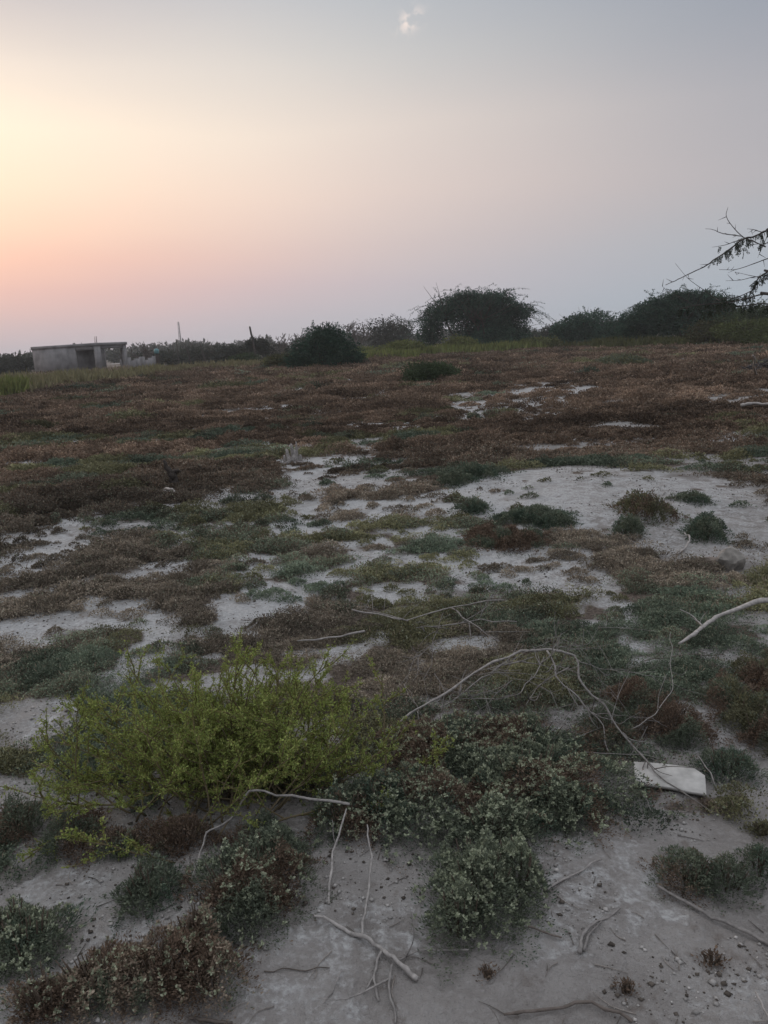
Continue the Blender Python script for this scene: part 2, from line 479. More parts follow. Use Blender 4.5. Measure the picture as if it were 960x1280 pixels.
def build_ground():
    a_f = np.linspace(R(-38), R(38), 520)
    a_b = np.linspace(R(38), R(322), 110)[1:-1]
    ang = np.concatenate([a_f, a_b])
    rad = [0.25]
    while rad[-1] < 760: rad.append(rad[-1] * (1.011 if 1.1 < rad[-1] < 30 else 1.03) + .002)
    rad = np.array(rad)
    A, Rr = np.meshgrid(ang, rad)
    x = np.sin(A) * Rr; y = np.cos(A) * Rr
    z = height(x, y)
    b = bareness(x, y)
    r = np.hypot(x, y)
    GRID.update(rad=rad, ang=a_f, b=b[:, :len(a_f)])
    litter = np.clip(1 - b * 1.9, 0, 1) * (.75 + .25 * ss(.4, .6, fbm(x * 3, y * 3, 63, 3))) * ss(1.9, 2.7, r)
    whiter = b * (.50 + .42 * ss(2.3, 4.5, r)) * (1 - .3 * ss(.3, 2.2, x) * ss(3, 5, r)) * (1 - .35 * ss(25, 60, r))
    col = np.stack([whiter, litter, b], -1).reshape(-1, 3)
    v = np.stack([x, y, z], -1).reshape(-1, 3)
    m, n = len(rad), len(ang)
    i = np.arange(m - 1)[:, None] * n; j = np.arange(n)[None]; j2 = (j + 1) % n
    q = np.stack([i + j, i + n + j, i + n + j2, i + j2], -1).reshape(-1, 4)
    q = q[:, ::-1]
    acc = Acc()
    v = np.vstack([v, [[0, 0, gz(0, 0)]]]); col = np.vstack([col, [[.5, 0, .5]]])
    t = [(m * n, (k + 1) % n, k) for k in range(n)]
    acc.add(v, q, t, c=col)
    o = acc.build('ground', ground_mat(), smooth=True)
    o.data.flip_normals() if o.data.polygons[len(o.data.polygons) // 2].normal.z < 0 else None
    tag(o, 'salt-crusted grey soil of the open field', 'ground', kind='structure')


build_ground()

# ------------------------------------------------------------------ plant colours (reflectance of the plants themselves)
BROWN = np.array([[.142, .100, .072], [.172, .122, .088], [.118, .086, .064], [.205, .155, .112]])
DUN = np.array([[.150, .124, .094], [.185, .155, .118], [.130, .110, .086], [.215, .185, .145]])
GREEN = np.array([[.130, .150, .104], [.160, .180, .126], [.115, .135, .096]])
TEAL = np.array([[.086, .118, .084], [.102, .134, .096]])
OLIVE = np.array([[.145, .142, .076], [.165, .156, .088], [.128, .124, .074]])
PALE = np.array([[.33, .36, .25], [.40, .42, .30], [.28, .31, .21]])
DRY = np.array([[.25, .195, .145], [.31, .25, .19]])


def pick(rng, pal, n, var=.2):
    return pal[rng.integers(0, len(pal), n)] * (1 + rng.uniform(-var, var, (n, 1)))


SLABS = [patch(811, 976, 24, 19), patch(860, 985, 32, 20)]
KEEP_OUT = []      # ellipses the loose cover leaves free


def dome_leaves(acc, rng, cx, cy, a, b, rot, H, n, leaf, pal, tips=None, tip_n=0, edge=.35, z0=None):
    """Leaves spread through a low dome of sprigs, with pale cluster tips if asked."""
    u = np.sqrt(rng.uniform(0, 1, n)) * np.where(rng.uniform(0, 1, n) < .22, 1.4, 1.0); th = rng.uniform(0, 6.283, n)
    wob = 1 + edge * (vn(np.cos(th) * 2.2 + cx * 7, np.sin(th) * 2.2 + cy * 7, 71) - .5) * 2 + .35 * (vn(np.cos(th) * 7 + cx * 9, np.sin(th) * 7 + cy * 9, 79) - .5) * 2
    lx = u * np.cos(th) * wob; ly = u * np.sin(th) * wob
    bumps = vn(cx * 3 + lx * a * 13, cy * 3 + ly * b * 13, 73) * .6 + .4 * vn(cx * 3 + lx * a * 34, cy * 3 + ly * b * 34, 74)
    top = H * np.maximum(np.clip(1 - (u / 1.05) ** 1.7, 0, 1) ** .6, .12) * (.25 + 1.25 * bumps)
    frac = rng.uniform(0, 1, n) ** .45
    ca, sa = math.cos(rot), math.sin(rot)
    x = cx + a * lx * ca - b * ly * sa; y = cy + a * lx * sa + b * ly * ca
    ok = np.ones(n, bool)
    for p in SLABS: ok &= ell(p, x, y) > 1
    x, y, lx, ly, top, frac = x[ok], y[ok], lx[ok], ly[ok], top[ok], frac[ok]; n = len(x)
    zz = height(x, y)
    z = zz + np.maximum(top * frac, .002)
    P = np.stack([x, y, z], -1)
    out = np.stack([lx * ca - ly * sa, lx * sa + ly * ca, np.full(n, .9)], -1)
    U = unit(out * .8 + rng.normal(0, .55, (n, 3))); U[:, 2] = np.abs(U[:, 2]) * .9 + .05; U = unit(U)
    V = unit(np.cross(U, rdirs(rng, n)))
    L = leaf * rng.uniform(.6, 1.5, n)
    # neighbouring sprigs share a colour
    pi = np.clip((fbm(x * 9, y * 9, 77, 2) - .25) * 2 * len(pal) + rng.normal(0, .8, n), 0, len(pal) - 1).astype(int)
    acc.leaves(P, U, V, L * 1.15, L * rng.uniform(.32, .5, n), pal[pi] * (1 + rng.uniform(-.3, .3, (n, 1))))
    if tip_n:
        k = rng.integers(0, n, tip_n * 3); k = k[frac[k] > .80][:tip_n]
        m = len(k)
        for s in range(9):
            d = unit(rdirs(rng, m) * .8 + np.array([0, 0, .55]))
            Vv = unit(np.cross(d, rdirs(rng, m)))
            base = P[k].copy(); base[:, 2] += leaf * (.3 + .05 * s)
            acc.leaves(base, d, Vv, np.maximum(.0105, leaf * .9) * rng.uniform(.8, 1.2, m), np.maximum(.0105, leaf * .9) * rng.uniform(.5, .7, m), pick(rng, tips, m, .25))


def clump(px, py, w, dpx, H, pals, label, cat='salt shrub', name='saltbush', tips=None, tipden=.5, lobes=None, group=None, dens=1.0):
    """One salt shrub standing where the photo shows it; lobes are (px, py, half width, half depth in photo pixels)."""
    rng = np.random.default_rng(int(px * 7 + py * 13))
    lobes = lobes or [(px, py, w / 2, dpx / 2)]
    acc = Acc(); c0 = flat(px, py)
    for (lx, ly, hw, hd) in lobes:
        p = patch(lx, ly, hw, hd)
        KEEP_OUT.append(p)
        cx, cy, a, b = p[:4]; a *= .84; b *= .84
        rot = math.atan2(p[5], p[4])
        dist = math.hypot(cx, cy); pxs = math.hypot(dist, EYE) / 774
        leaf = max(.0075, 1.7 * pxs)
        n = int(dens * min(42000, 4.6 * math.pi * a * b / (leaf * leaf * .35)))
        pal = np.vstack(pals)
        dome_leaves(acc, rng, cx, cy, a, b, rot, H, n, leaf, pal, tips, int(1.7 * tipden * math.pi * a * b / .00036) if tips is not None else 0)
        # woody stems inside
        for k in range(int(10 + 60 * a)):
            th = rng.uniform(0, 6.28); rr = rng.uniform(.1, .8)
            e = np.array([cx + a * rr * math.cos(th), cy + b * rr * math.sin(th)])
            s = np.array([cx, cy]) + (e - [cx, cy]) * .55
            z0 = gz(*s); z1 = gz(*e)
            acc.tube([[*s, z0 - .005], [*(s * .4 + e * .6), z0 + H * .45], [*e, z1 + H * .8]], (.0035, .0015), 4, (.11, .085, .065), 2)
    loc = (c0[0], c0[1], gz(c0[0], c0[1]))
    o = acc.build(name, SUCC, loc=loc)
    return tag(o, label, cat, group)


G = 'separate saltbush clumps on the bare soil'
clump(315, 1118, 150, 150, .13, [BROWN, GREEN, GREEN], 'dark brown-green saltbush with pale tips just below the bright green shrub', tips=PALE, lobes=[(300, 1130, 62, 55), (345, 1100, 55, 50), (325, 1150, 45, 35)], group=G)
clump(605, 1130, 150, 150, .15, [GREEN, TEAL], 'rounded grey-green saltbush with many pale tips right of the forked stick', tips=PALE, tipden=.95, lobes=[(600, 1130, 62, 65), (645, 1115, 40, 40), (575, 1170, 38, 30)], group=G)
clump(640, 985, 330, 130, .13, [GREEN, TEAL, BROWN], 'broad dark saltbush mat with pale tips in front of the fallen branches', tips=PALE, tipden=.75, lobes=[(560, 940, 85, 40), (660, 985, 120, 55), (530, 1010, 80, 50), (705, 1015, 62, 36), (620, 1050, 75, 28), (470, 1020, 50, 40), (650, 935, 80, 30), (430, 1040, 45, 28)], group=G)
clump(50, 1190, 110, 100, .12, [GREEN, TEAL], 'dull green saltbush with pale tips at the lower left corner of the field', tips=PALE, tipden=.7, lobes=[(40, 1195, 52, 40), (15, 1175, 32, 26)], group=G)
clump(160, 1240, 240, 110, .12, [BROWN, DRY, GREEN], 'wide brownish saltbush with grey seed tips along the bottom edge', tips=np.vstack([PALE, DRY]), tipden=.55, lobes=[(130, 1245, 80, 45), (205, 1230, 70, 45), (260, 1245, 50, 40), (60, 1265, 60, 30), (250, 1190, 35, 25)], group=G)
clump(185, 1125, 90, 70, .09, [TEAL, GREEN], 'small bluish-green saltbush between the green shrub and the wide brown one', tips=GREEN, tipden=.4, group=G)
clump(70, 1055, 110, 50, .10, [BROWN, BROWN, GREEN], 'reddish-brown low saltbush at the left foot of the green shrub', lobes=[(95, 1060, 45, 28), (25, 1040, 40, 24)], group=G)
clump(250, 1065, 160, 40, .08, [BROWN, GREEN], 'flat dark saltbush in the shade under the green shrub', lobes=[(220, 1062, 62, 20), (150, 1072, 36, 15), (330, 1058, 45, 14)], group=G)
clump(875, 1098, 120, 48, .09, [BROWN, GREEN], 'low brown-green saltbush beside the long stick on the right sand', lobes=[(860, 1098, 45, 26), (905, 1105, 45, 20)], group=G)
clump(950, 1085, 50, 36, .08, [GREEN, TEAL], 'small green saltbush touching the low brown-green one on the right sand', group=G)
clump(955, 1040, 40, 20, .05, [GREEN, OLIVE], 'tiny green salt tuft at the right edge above the long stick', group=G)
clump(835, 905, 150, 60, .12, [BROWN, GREEN], 'dark saltbush behind the white slab pieces under thin branches', lobes=[(800, 890, 55, 30), (850, 920, 40, 24), (760, 920, 40, 24)], group=G)
clump(935, 895, 120, 90, .13, [BROWN, GREEN, OLIVE], 'dark brown-green saltbush at the right edge above the white slab', lobes=[(930, 890, 45, 35), (960, 860, 40, 30), (960, 920, 45, 24)], group=G)
clump(910, 962, 80, 36, .10, [TEAL, GREEN], 'dull green saltbush just right of the white slab pieces', group=G)
clump(805, 652, 66, 22, .17, [GREEN, BROWN, OLIVE], 'domed grey-green saltbush alone on the pale sandy mound', group=G)
clump(665, 656, 95, 18, .09, [TEAL, GREEN], 'flat bright green saltbush at the lower rim of the sandy mound', lobes=[(655, 656, 45, 9), (690, 662, 30, 8)], group=G)
clump(786, 672, 44, 14, .13, [TEAL, GREEN], 'small dark green saltbush just below the domed one on the mound', group=G)
clump(880, 674, 56, 18, .13, [GREEN, TEAL], 'ragged dark green saltbush beside a curled pale twig right of the mound', lobes=[(878, 676, 26, 9), (886, 668, 18, 8)], group=G)
clump(867, 636, 40, 10, .08, [GREEN, TEAL], 'flattest little saltbush on the right half of the sandy mound', group=G)
clump(592, 600, 80, 16, .14, [TEAL, GREEN], 'green saltbush standing at the far left rim of the sandy mound', lobes=[(590, 600, 40, 9), (570, 610, 25, 7)], group=G)
clump(592, 646, 44, 14, .13, [TEAL, GREEN], 'upright dark green saltbush in the band left of the sandy mound', group=G)
clump(640, 682, 120, 26, .11, [BROWN, BROWN, GREEN], 'low russet saltbush just in front of the flat bright green one', lobes=[(640, 682, 52, 12), (610, 676, 30, 9)], group=G)
clump(770, 456, 70, 8, .45, [GREEN, OLIVE], 'small green shrub patch far out on the brown field near the bank', lobes=[(775, 456, 30, 3.5)], group=G)
T = 'dry brown tufts on the near sand'
for (px, py, w, lab) in [(610, 1222, 30, 'dry brown tuft on the sand below the rounded grey-green saltbush'), (782, 1240, 34, 'dry brown tuft at the end of the long thin stick along the bottom edge'),
                         (890, 1200, 40, 'reddish dry tuft on the sand below the long right-hand stick'), (885, 985 + 22, 30, 'small brown tuft just below the white slab pieces')]:
    clump(px, py, w * .8, w * .6, .03, [BROWN, DRY], lab, dens=.45, name='dry_tuft', cat='dry plant', group=T)


# ------------------------------------------------------------------ low plant cover over the field (uncountable)
def build_cover():
    rng = np.random.default_rng(99)
    acc = Acc()
    # clump centres, about evenly spread over the picture's depth
    cent = []
    for (r0_, r1_, sp) in [(1.3, 4, .13), (4, 8, .155), (8, 16, .24), (16, 32, .45), (32, 78, 1.0)]:
        area = .5 * (r1_ ** 2 - r0_ ** 2) * R(84)
        n = int(area / (sp * sp) * 1.25)
        rr = np.sqrt(rng.uniform(r0_ ** 2, r1_ ** 2, n)); aa = rng.uniform(R(-36), R(36), n)
        x = rr * np.sin(aa); y = rr * np.cos(aa)
        b = bareness(x, y)
        small = (b > .3) & (rng.uniform(0, 1, n) < np.where(np.minimum(ell(BARE[0], x, y), ell(BARE[1], x, y)) < 1.1, .09, .50)) & (r0_ > 3)
        keep = (b < rng.uniform(.15, .62, n)) | small
        if r0_ < 3: keep &= rr > 2.3 + .3 * vn(x * 3, y * 3, 5)
        for p in KEEP_OUT: keep &= ell(p, x, y) > .95
        x, y = x[keep], y[keep]
        small = small[keep]
        cent.append(np.stack([x, y, sp * rng.uniform(.55, 1.25, len(x)) * np.where(small, rng.uniform(.2, .5, len(x)), 1), small], -1))
    cent = np.concatenate(cent)
    x, y, rad, small = cent.T
    d = np.hypot(x, y)
    # what grows where: reddish brown outer field, greyer green towards the camera and round the mound
    f = fbm(x * .55, y * .8, 81, 3) + .16 * ss(10, 20, d) - .20 * ss(6, 2.6, d) - .18 * ss(-1, 3, x) * ss(9, 4, d)
    f2 = fbm(x * 1.7, y * 2.1, 87, 2)
    kind = np.where(f > .50, 0, np.where(f2 > .56, 2, np.where(f2 < .42, 3, 1)))
    kind = np.where((f > .44) & (f <= .5) & (f2 < .5), 0, kind)
    px = np.hypot(d, EYE) / 774
    leaf = np.clip(1.75 * px, .009, .17)
    H = np.minimum(.035 + rad * .25, .12) * (1 + .5 * ss(20, 60, d))
    cnt = np.clip(2.5 * np.pi * rad ** 2 / (leaf ** 2 * .35), 10, 1900).astype(int)
    idx = np.repeat(np.arange(len(x)), cnt); n = len(idx)
    u = np.sqrt(rng.uniform(0, 1, n)) * np.where(rng.uniform(0, 1, n) < .15, 1.35, 1.0); th = rng.uniform(0, 6.283, n)
    el = rng.uniform(.8, 1.5, len(x))[idx]
    wob = 1 + .45 * (vn(np.cos(th) * 2.2 + x[idx] * 7, np.sin(th) * 2.2 + y[idx] * 7, 71) - .5) * 2
    lx = u * np.cos(th) * wob; ly = u * np.sin(th) * wob
    X = x[idx] + rad[idx] * lx * el; Y = y[idx] + rad[idx] * ly / el ** .5
    hz = H[idx] * rng.uniform(.7, 1.3, len(x))[idx]
    ok = (bare_at(X, Y) < rng.uniform(.08, .98, n)) | (small[idx] > .5)
    for p in SLABS: ok &= ell(p, X, Y) > 1
    idx, u, X, Y, hz, lx, ly = idx[ok], u[ok], X[ok], Y[ok], hz[ok], lx[ok], ly[ok]; n = len(idx)
    hz = hz * (1 + 1.3 * (vn(X * .8, Y * .8, 85) - .5)) * (1 + .35 * ss(12, 25, d[idx]))
    top = hz * np.maximum(np.clip(1 - (u / 1.05) ** 1.7, 0, 1) ** .6, .1) * (.25 + 1.25 * (.6 * vn(X * 12, Y * 12, 73) + .4 * vn(X * 30, Y * 30, 74)))
    fr = rng.uniform(0, 1, n) ** .45
    P = np.stack([X, Y, height(X, Y) + np.maximum(.003, top * fr)], -1)
    U = unit(np.stack([lx, ly, np.full(n, .8)], -1) * .8 + rng.normal(0, .5, (n, 3))); U[:, 2] = np.abs(U[:, 2]); U = unit(U)
    V = unit(np.cross(U, rdirs(rng, n)))
    L = leaf[idx] * rng.uniform(.6, 1.4, n)
    pals = [BROWN, np.vstack([GREEN, BROWN[2:3]]), OLIVE, TEAL * np.array([1.1, 1, 1])]
    base = np.zeros((n, 3))
    for k, p in enumerate(pals):
        s = kind[idx] == k
        base[s] = pick(rng, p, int(s.sum()), .15)
    big = 1 + .9 * (fbm(x * .33, y * .5, 83, 3) - .5) * 1.6
    near = (kind[idx] == 0) & (rng.uniform(0, 1, n) < ss(13, 6, d[idx]))
    base[near] = pick(rng, DUN, int(near.sum()), .15)
    tint = (big * (1 + rng.uniform(-.4, .45, len(x))))[idx][:, None] * (1 + rng.uniform(-.3, .3, (n, 1)))
    col = base * tint * 1.15
    # fresh pale shoots on some plants
    pale = (rng.uniform(0, 1, n) < np.where(kind[idx] == 0, .03, .10) * ss(14, 5, d[idx])) & (fr > .7)
    col[pale] = pick(rng, PALE, int(pale.sum())) * .75
    # some dry stalks stand above the rest
    st = (rng.uniform(0, 1, n) < .010) & (fr > .75) & (d[idx] < 7)
    U[st] = unit(rng.normal(0, .35, (int(st.sum()), 3)) + np.array([0, 0, 1.0])); L[st] *= 3.2; col[st] = pick(rng, DRY, int(st.sum()))
    acc.leaves(P, U, V, L, np.where(st, .2, 1) * L * rng.uniform(.35, .65, n), col)
    o = acc.build('ground_cover', SUCC)
    tag(o, 'low brown and grey-green salt plants carpeting the field', 'ground cover', kind='stuff')
    print('cover leaves', n, 'plants', len(x))


build_cover()


# ------------------------------------------------------------------ crumbs, pebbles and twiglets on the soil
def build_crumbs():
    rng = np.random.default_rng(5)
    n = 30000
    rr = 1.25 + (rng.uniform(0, 1, n) ** 1.4) * 8; aa = rng.uniform(R(-36), R(36), n)
    x = rr * np.sin(aa); y = rr * np.cos(aa)
    k = (bareness(x, y) > .25) & (fbm(x * 2.5, y * 2.5, 91, 3) > .55)
    x, y, rr = x[k], y[k], rr[k]
    rad = .0014 + .0075 * rng.uniform(0, 1, len(x)) ** 5 + .0006 * rr
    dark = rng.uniform(0, 1, len(x)) < .35
    col = np.where(dark[:, None], np.array([.10, .085, .072]), np.array([.34, .32, .30])) * (1 + rng.uniform(-.3, .3, (len(x), 1)))
    acc = Acc(); acc.blobs(np.stack([x, y, height(x, y) + rad * .3], -1), rad, col, .6, rng)
    tag(acc.build('soil_crumbs', CLOD), 'small dark and pale soil crumbs lying on the bare ground', 'soil crumbs', kind='stuff')
    acc = Acc(); n = 420
    rr = 1.3 + (rng.uniform(0, 1, n) ** 1.3) * 4; aa = rng.uniform(R(-33), R(33), n)
    for r_, a_ in zip(rr, aa):
        x, y = r_ * math.sin(a_), r_ * math.cos(a_); th = rng.uniform(0, 6.28); L = rng.uniform(.02, .11)
        d = np.array([math.cos(th), math.sin(th)]); m = d * L * .5 + np.array([-d[1], d[0]]) * L * rng.uniform(-.15, .15)
        p0, p1, p2 = np.array([x, y]), np.array([x, y]) + m, np.array([x, y]) + d * L
        g = rng.uniform(.10, .30)
        acc.tube([[*p, gz(*p) + .003] for p in (p0, p1, p2)], (.0011 + .0003 * r_, .0006), 4, np.array([1, .88, .78]) * g, 2)
    tag(acc.build('twig_litter', DEAD), 'short broken twiglets littering the bare soil', 'twig litter', kind='stuff')


build_crumbs()

# ------------------------------------------------------------------ dead branches and sticks
PALEWOOD = np.array([.33, .305, .285]); GREYWOOD = np.array([.25, .23, .215]); DARKWOOD = np.array([.11, .092, .08])


def path3(pts):
    o = []
    for p in pts:
        h = p[2] if len(p) > 2 else .008
        q = flat(p[0], p[1], h)
        for _ in range(2):
            q = flat(p[0], p[1], h + gz(q[0], q[1]))
        o.append(q)
    return np.array(o)


def wood(name, label, cat, main, r, twigs=(), col=PALEWOOD, group=None):
    """A dead branch: its stem and each side twig."""
    rng = np.random.default_rng(int(main[0][0] * 3 + main[0][1]))
    P = path3(main); r = np.array(r) * (.50 if name == 'dead_branch' else .95); twigs = [(t[0], np.array(t[1]) * (.50 if name == 'dead_branch' else .95), *t[2:]) for t in twigs]
    k = P[len(P) // 2]
    loc = (k[0], k[1], gz(k[0], k[1]))

    def fine(P, r, acc, c):
        # knotty wander along the path
        q = []
        for a, b in zip(P[:-1], P[1:]):
            q += [a, a * .66 + b * .34 + rng.normal(0, .028, 3) * np.linalg.norm(b - a), a * .33 + b * .67 + rng.normal(0, .028, 3) * np.linalg.norm(b - a)]
        q.append(P[-1]); q = np.array(q)
        r_ = np.linspace(r[0], r[1], len(q)) * rng.uniform(.82, 1.25, len(q))
        acc.tube(q, r_, 7, c, 2, .16, rng)
    acc = Acc(); fine(P, r, acc, col)
    if not twigs:
        return tag(acc.build(name, DEAD, loc=loc, smooth=True), label, cat, group)
    e = empty(name, loc, label, cat, group)
    acc.build('branch_stem', DEAD, e, loc, True)
    for t in twigs:
        a2 = Acc(); Q = path3(t[0]); fine(Q, t[1], a2, col * rng.uniform(.65, .95))
        # small spurs
        for s in range(int(t[2] * (2.6 if name == 'dead_branch' else 1)) if len(t) > 2 else 2):
            i = rng.integers(0, len(Q) - 1); f = rng.uniform(.1, .9); b = Q[i] * (1 - f) + Q[i + 1] * f
            d = unit(Q[i + 1] - Q[i] + rdirs(rng, 1)[0] * np.linalg.norm(Q[i + 1] - Q[i]) * 1.1) * rng.uniform(.06, .24)
            a2.tube([b, b + d * .5 + rng.normal(0, .008, 3), b + d + rng.normal(0, .012, 3)], (t[1][1] * .9 + .0006, .0007), 5, col * rng.uniform(.5, .9), 3)
        a2.build('side_twig', DEAD, e, loc, True)
    return e


wood('dead_branch', 'large tangled dead branch arching over the dark mat right of the green shrub', 'dead branch',
     [(497, 907, .04), (548, 872, .13), (602, 836, .20), (651, 813, .24), (684, 811, .25), (719, 820, .22)], (.0085, .0105),
     [([(684, 813, .25), (695, 845, .20), (727, 877, .13), (754, 907, .07), (760, 939, .03)], (.008, .004), 3),
      ([(719, 821, .23), (727, 853, .19), (765, 899, .11), (803, 945, .05), (830, 975, .03), (862, 996, .02)], (.009, .004), 4),
      ([(556, 882, .08), (602, 847, .15), (630, 831, .18), (667, 821, .22)], (.0045, .005), 4),
      ([(565, 872, .10), (619, 874, .12), (651, 866, .15), (673, 836, .2), (680, 822, .23)], (.003, .004), 3),
      ([(657, 882, .05), (673, 858, .12), (711, 834, .20)], (.003, .004), 3),
      ([(765, 904, .10), (772, 872, .14), (787, 839, .2)], (.0035, .0015), 1),
      ([(787, 912, .05), (819, 893, .08), (841, 861, .13), (840, 815, .19), (838, 790, .22)], (.0035, .0015), 2),
      ([(719, 822, .22), (750, 836, .2), (790, 840, .18), (840, 848, .1)], (.003, .0012), 5),
      ([(665, 937, .02), (700, 928, .04), (732, 918, .06)], (.003, .002), 2),
      ([(673, 937, .02), (765, 942, .03), (830, 950, .03)], (.0035, .002), 2),
      ([(690, 812, .25), (700, 800, .28), (722, 806, .29)], (.004, .0015), 3),
      ([(602, 838, .2), (640, 826, .24), (690, 800, .27)], (.003, .0015), 3),
      ([(640, 850, .14), (610, 880, .08), (580, 905, .02)], (.003, .0015), 3),
      ([(625, 832, .2), (605, 856, .12), (612, 900, .03)], (.0025, .0012), 3), ([(700, 845, .19), (720, 872, .1), (705, 905, .03)], (.0025, .0012), 3), ([(740, 890, .12), (775, 905, .1), (800, 890, .12)], (.0025, .001), 3),
      ([(690, 815, .25), (735, 805, .2), (750, 780, .22)], (.0028, .001), 3), ([(620, 838, .2), (655, 850, .15), (700, 870, .08)], (.0025, .001), 3)], PALEWOOD * .88)
wood('dead_branch', 'forked grey dead branch lying across the plants above the tangled one', 'dead branch',
     [(440, 762, .06), (489, 772, .06), (510, 775, .06), (565, 759, .10), (630, 750, .13)], (.009, .006),
     [([(565, 760, .1), (586, 777, .08), (624, 801, .05)], (.008, .004), 2), ([(520, 785, .05), (554, 782, .06), (602, 774, .08), (646, 777, .07)], (.004, .006), 2),
      ([(510, 776, .06), (470, 765, .05), (450, 762, .04)], (.006, .003), 2), ([(554, 766, .1), (541, 801, .1), (537, 877, .02)], (.0025, .0025), 4),
      ([(505, 855, .08), (520, 880, .05), (523, 900, .02)], (.0025, .0015), 2), ([(543, 842, .12), (556, 865, .07), (552, 890, .03)], (.003, .002), 3), ([(545, 800, .1), (515, 830, .1), (500, 870, .04)], (.003, .0014), 4),
      ([(600, 772, .08), (612, 745, .16), (632, 740, .2)], (.003, .0012), 2)], GREYWOOD * 1.1)
wood('stick', 'stout pale bent stick entering from the right edge over green plants', 'stick', [(849, 804, .06), (873, 788, .08), (900, 769, .12), (960, 750, .16), (1015, 728, .2)], (.008, .016), [([(880, 785, .09), (866, 770, .12), (850, 762, .13)], (.004, .002), 2)], PALEWOOD * 1.1)
wood('stick', 'straight thin dead stick just above the top of the green shrub', 'stick', [(372, 801, .09), (410, 797, .09), (456, 789, .10)], (.004, .005), (), PALEWOOD * .9)
wood('stick', 'thick forked stick on the bare soil at the bottom centre', 'stick',
     [(393, 1145, .02), (407, 1147, .02), (450, 1170, .012), (475, 1184, .012), (499, 1205, .012), (521, 1224, .012)], (.0035, .007),
     [([(454, 1170, .014), (453, 1153, .02), (461, 1115, .03), (465, 1072, .05), (460, 1048, .07), (459, 1031, .09)], (.0045, .002), 0),
      ([(477, 1189, .012), (467, 1221, .008), (473, 1251, .006)], (.004, .0025), 1), ([(468, 1219, .008), (454, 1243, .006)], (.0025, .0015), 0),
      ([(491, 1204, .012), (486, 1232, .008), (494, 1278, .006)], (.004, .0025), 1), ([(497, 1200, .01), (532, 1187, .012), (586, 1187, .03)], (.003, .002), 1)], PALEWOOD * .95)
wood('stick', 'slender upright twig rising left of the forked stick', 'twig', [(411, 1130, .004), (415, 1069, .04), (426, 1034, .08), (433, 1011, .11)], (.0038, .002), [([(419, 1055, .05), (417, 1044, .08), (415, 1025, .12)], (.002, .0012), 0)], PALEWOOD)
wood('stick', 'long curved pale twig hooking under the front of the green shrub', 'twig', [(437, 1005, .12), (365, 994, .14), (312, 989, .15), (292, 1020, .09), (258, 1041, .05), (247, 1078, .03), (235, 1110, .01)], (.004, .0022), (), PALEWOOD * .9)
wood('stick', 'long grey stick slanting down to the right edge over sand', 'stick', [(822, 1107, .02), (875, 1137, .012), (915, 1157, .01), (975, 1186, .01)], (.004, .006), (), GREYWOOD * .85)
wood('stick', 'short split curved stick on the sand between saltbush and right edge', 'stick', [(724, 1190, .01), (730, 1166, .012), (775, 1135, .01)], (.0055, .003), [([(730, 1188, .008), (736, 1168, .009), (752, 1152, .009)], (.004, .002), 0)], GREYWOOD)
wood('stick', 'thin dark stick lying along the bottom edge right of centre', 'stick', [(630, 1268, .01), (680, 1262, .01), (740, 1252, .012), (790, 1277, .01)], (.0035, .004), (), DARKWOOD * 1.3)
wood('stick', 'short dark twig poking out of the rounded saltbush', 'twig', [(660, 1158, .02), (680, 1165, .012), (702, 1172, .008)], (.0028, .002), (), DARKWOOD * 1.2)
wood('stick', 'pale half-buried twig between the big mat and the right sand', 'twig', [(684, 1112, .006), (715, 1094, .008), (752, 1074, .012)], (.004, .0025), (), PALEWOOD * .9)
wood('stick', 'small pale twig at the bottom right corner', 'twig', [(945, 1240, .02), (955, 1262, .012), (968, 1290, .006)], (.003, .002), (), PALEWOOD)
wood('stick', 'thin straight twig left of the forked stick fork', 'twig', [(427, 1212, .008), (418, 1232, .006), (405, 1254, .004)], (.002, .0012), (), GREYWOOD)
wood('stick', 'faint thin twig on sand left of the forked stick thick end', 'twig', [(330, 1214, .004), (365, 1211, .004), (412, 1210, .004)], (.0016, .0012), (), DARKWOOD)
wood('stick', 'dark stick end at the bottom edge below the wide brown saltbush', 'stick', [(236, 1272, .012), (258, 1275, .012), (290, 1279, .01)], (.005, .004), (), DARKWOOD)
wood('stick', 'curved twig bending over the soil right of the white slab', 'twig', [(873, 945, .06), (888, 965, .04), (896, 985, .01)], (.0028, .0018), (), GREYWOOD)
wood('stick', 'short twig sticking into the soil below the left slab piece', 'twig', [(802, 988, .03), (812, 1010, .014), (822, 1023, .006)], (.003, .0022), (), PALEWOOD)
wood('stick', 'long thin twig lying on the sand right of the tangled branch', 'twig', [(806, 826, .03), (845, 820, .03), (905, 818, .02)], (.003, .002), (), DARKWOOD * 1.2)
wood('stick', 'thin pale twig on the soil right of the dull green saltbush', 'twig', [(900, 946, .012), (935, 944, .01), (975, 951, .01)], (.0025, .002), (), GREYWOOD)
wood('stick', 'curled pale twig beside the ragged green saltbush on the mound', 'twig', [(846, 692, .01), (858, 684, .02), (862, 672, .05), (856, 666, .06)], (.008, .005), (), PALEWOOD)
wood('stick', 'bleached stick lying on the dark cover at the far right', 'stick', [(926, 507, .12), (942, 504, .16), (975, 506, .15)], (.035, .025), (), PALEWOOD * 1.1)
wood('stick', 'thin pale dead stick standing upright in the cover at the far right', 'stick', [(945, 478, .0), (943, 462, .4), (941, 444, .8)], (.03, .018), (), PALEWOOD)

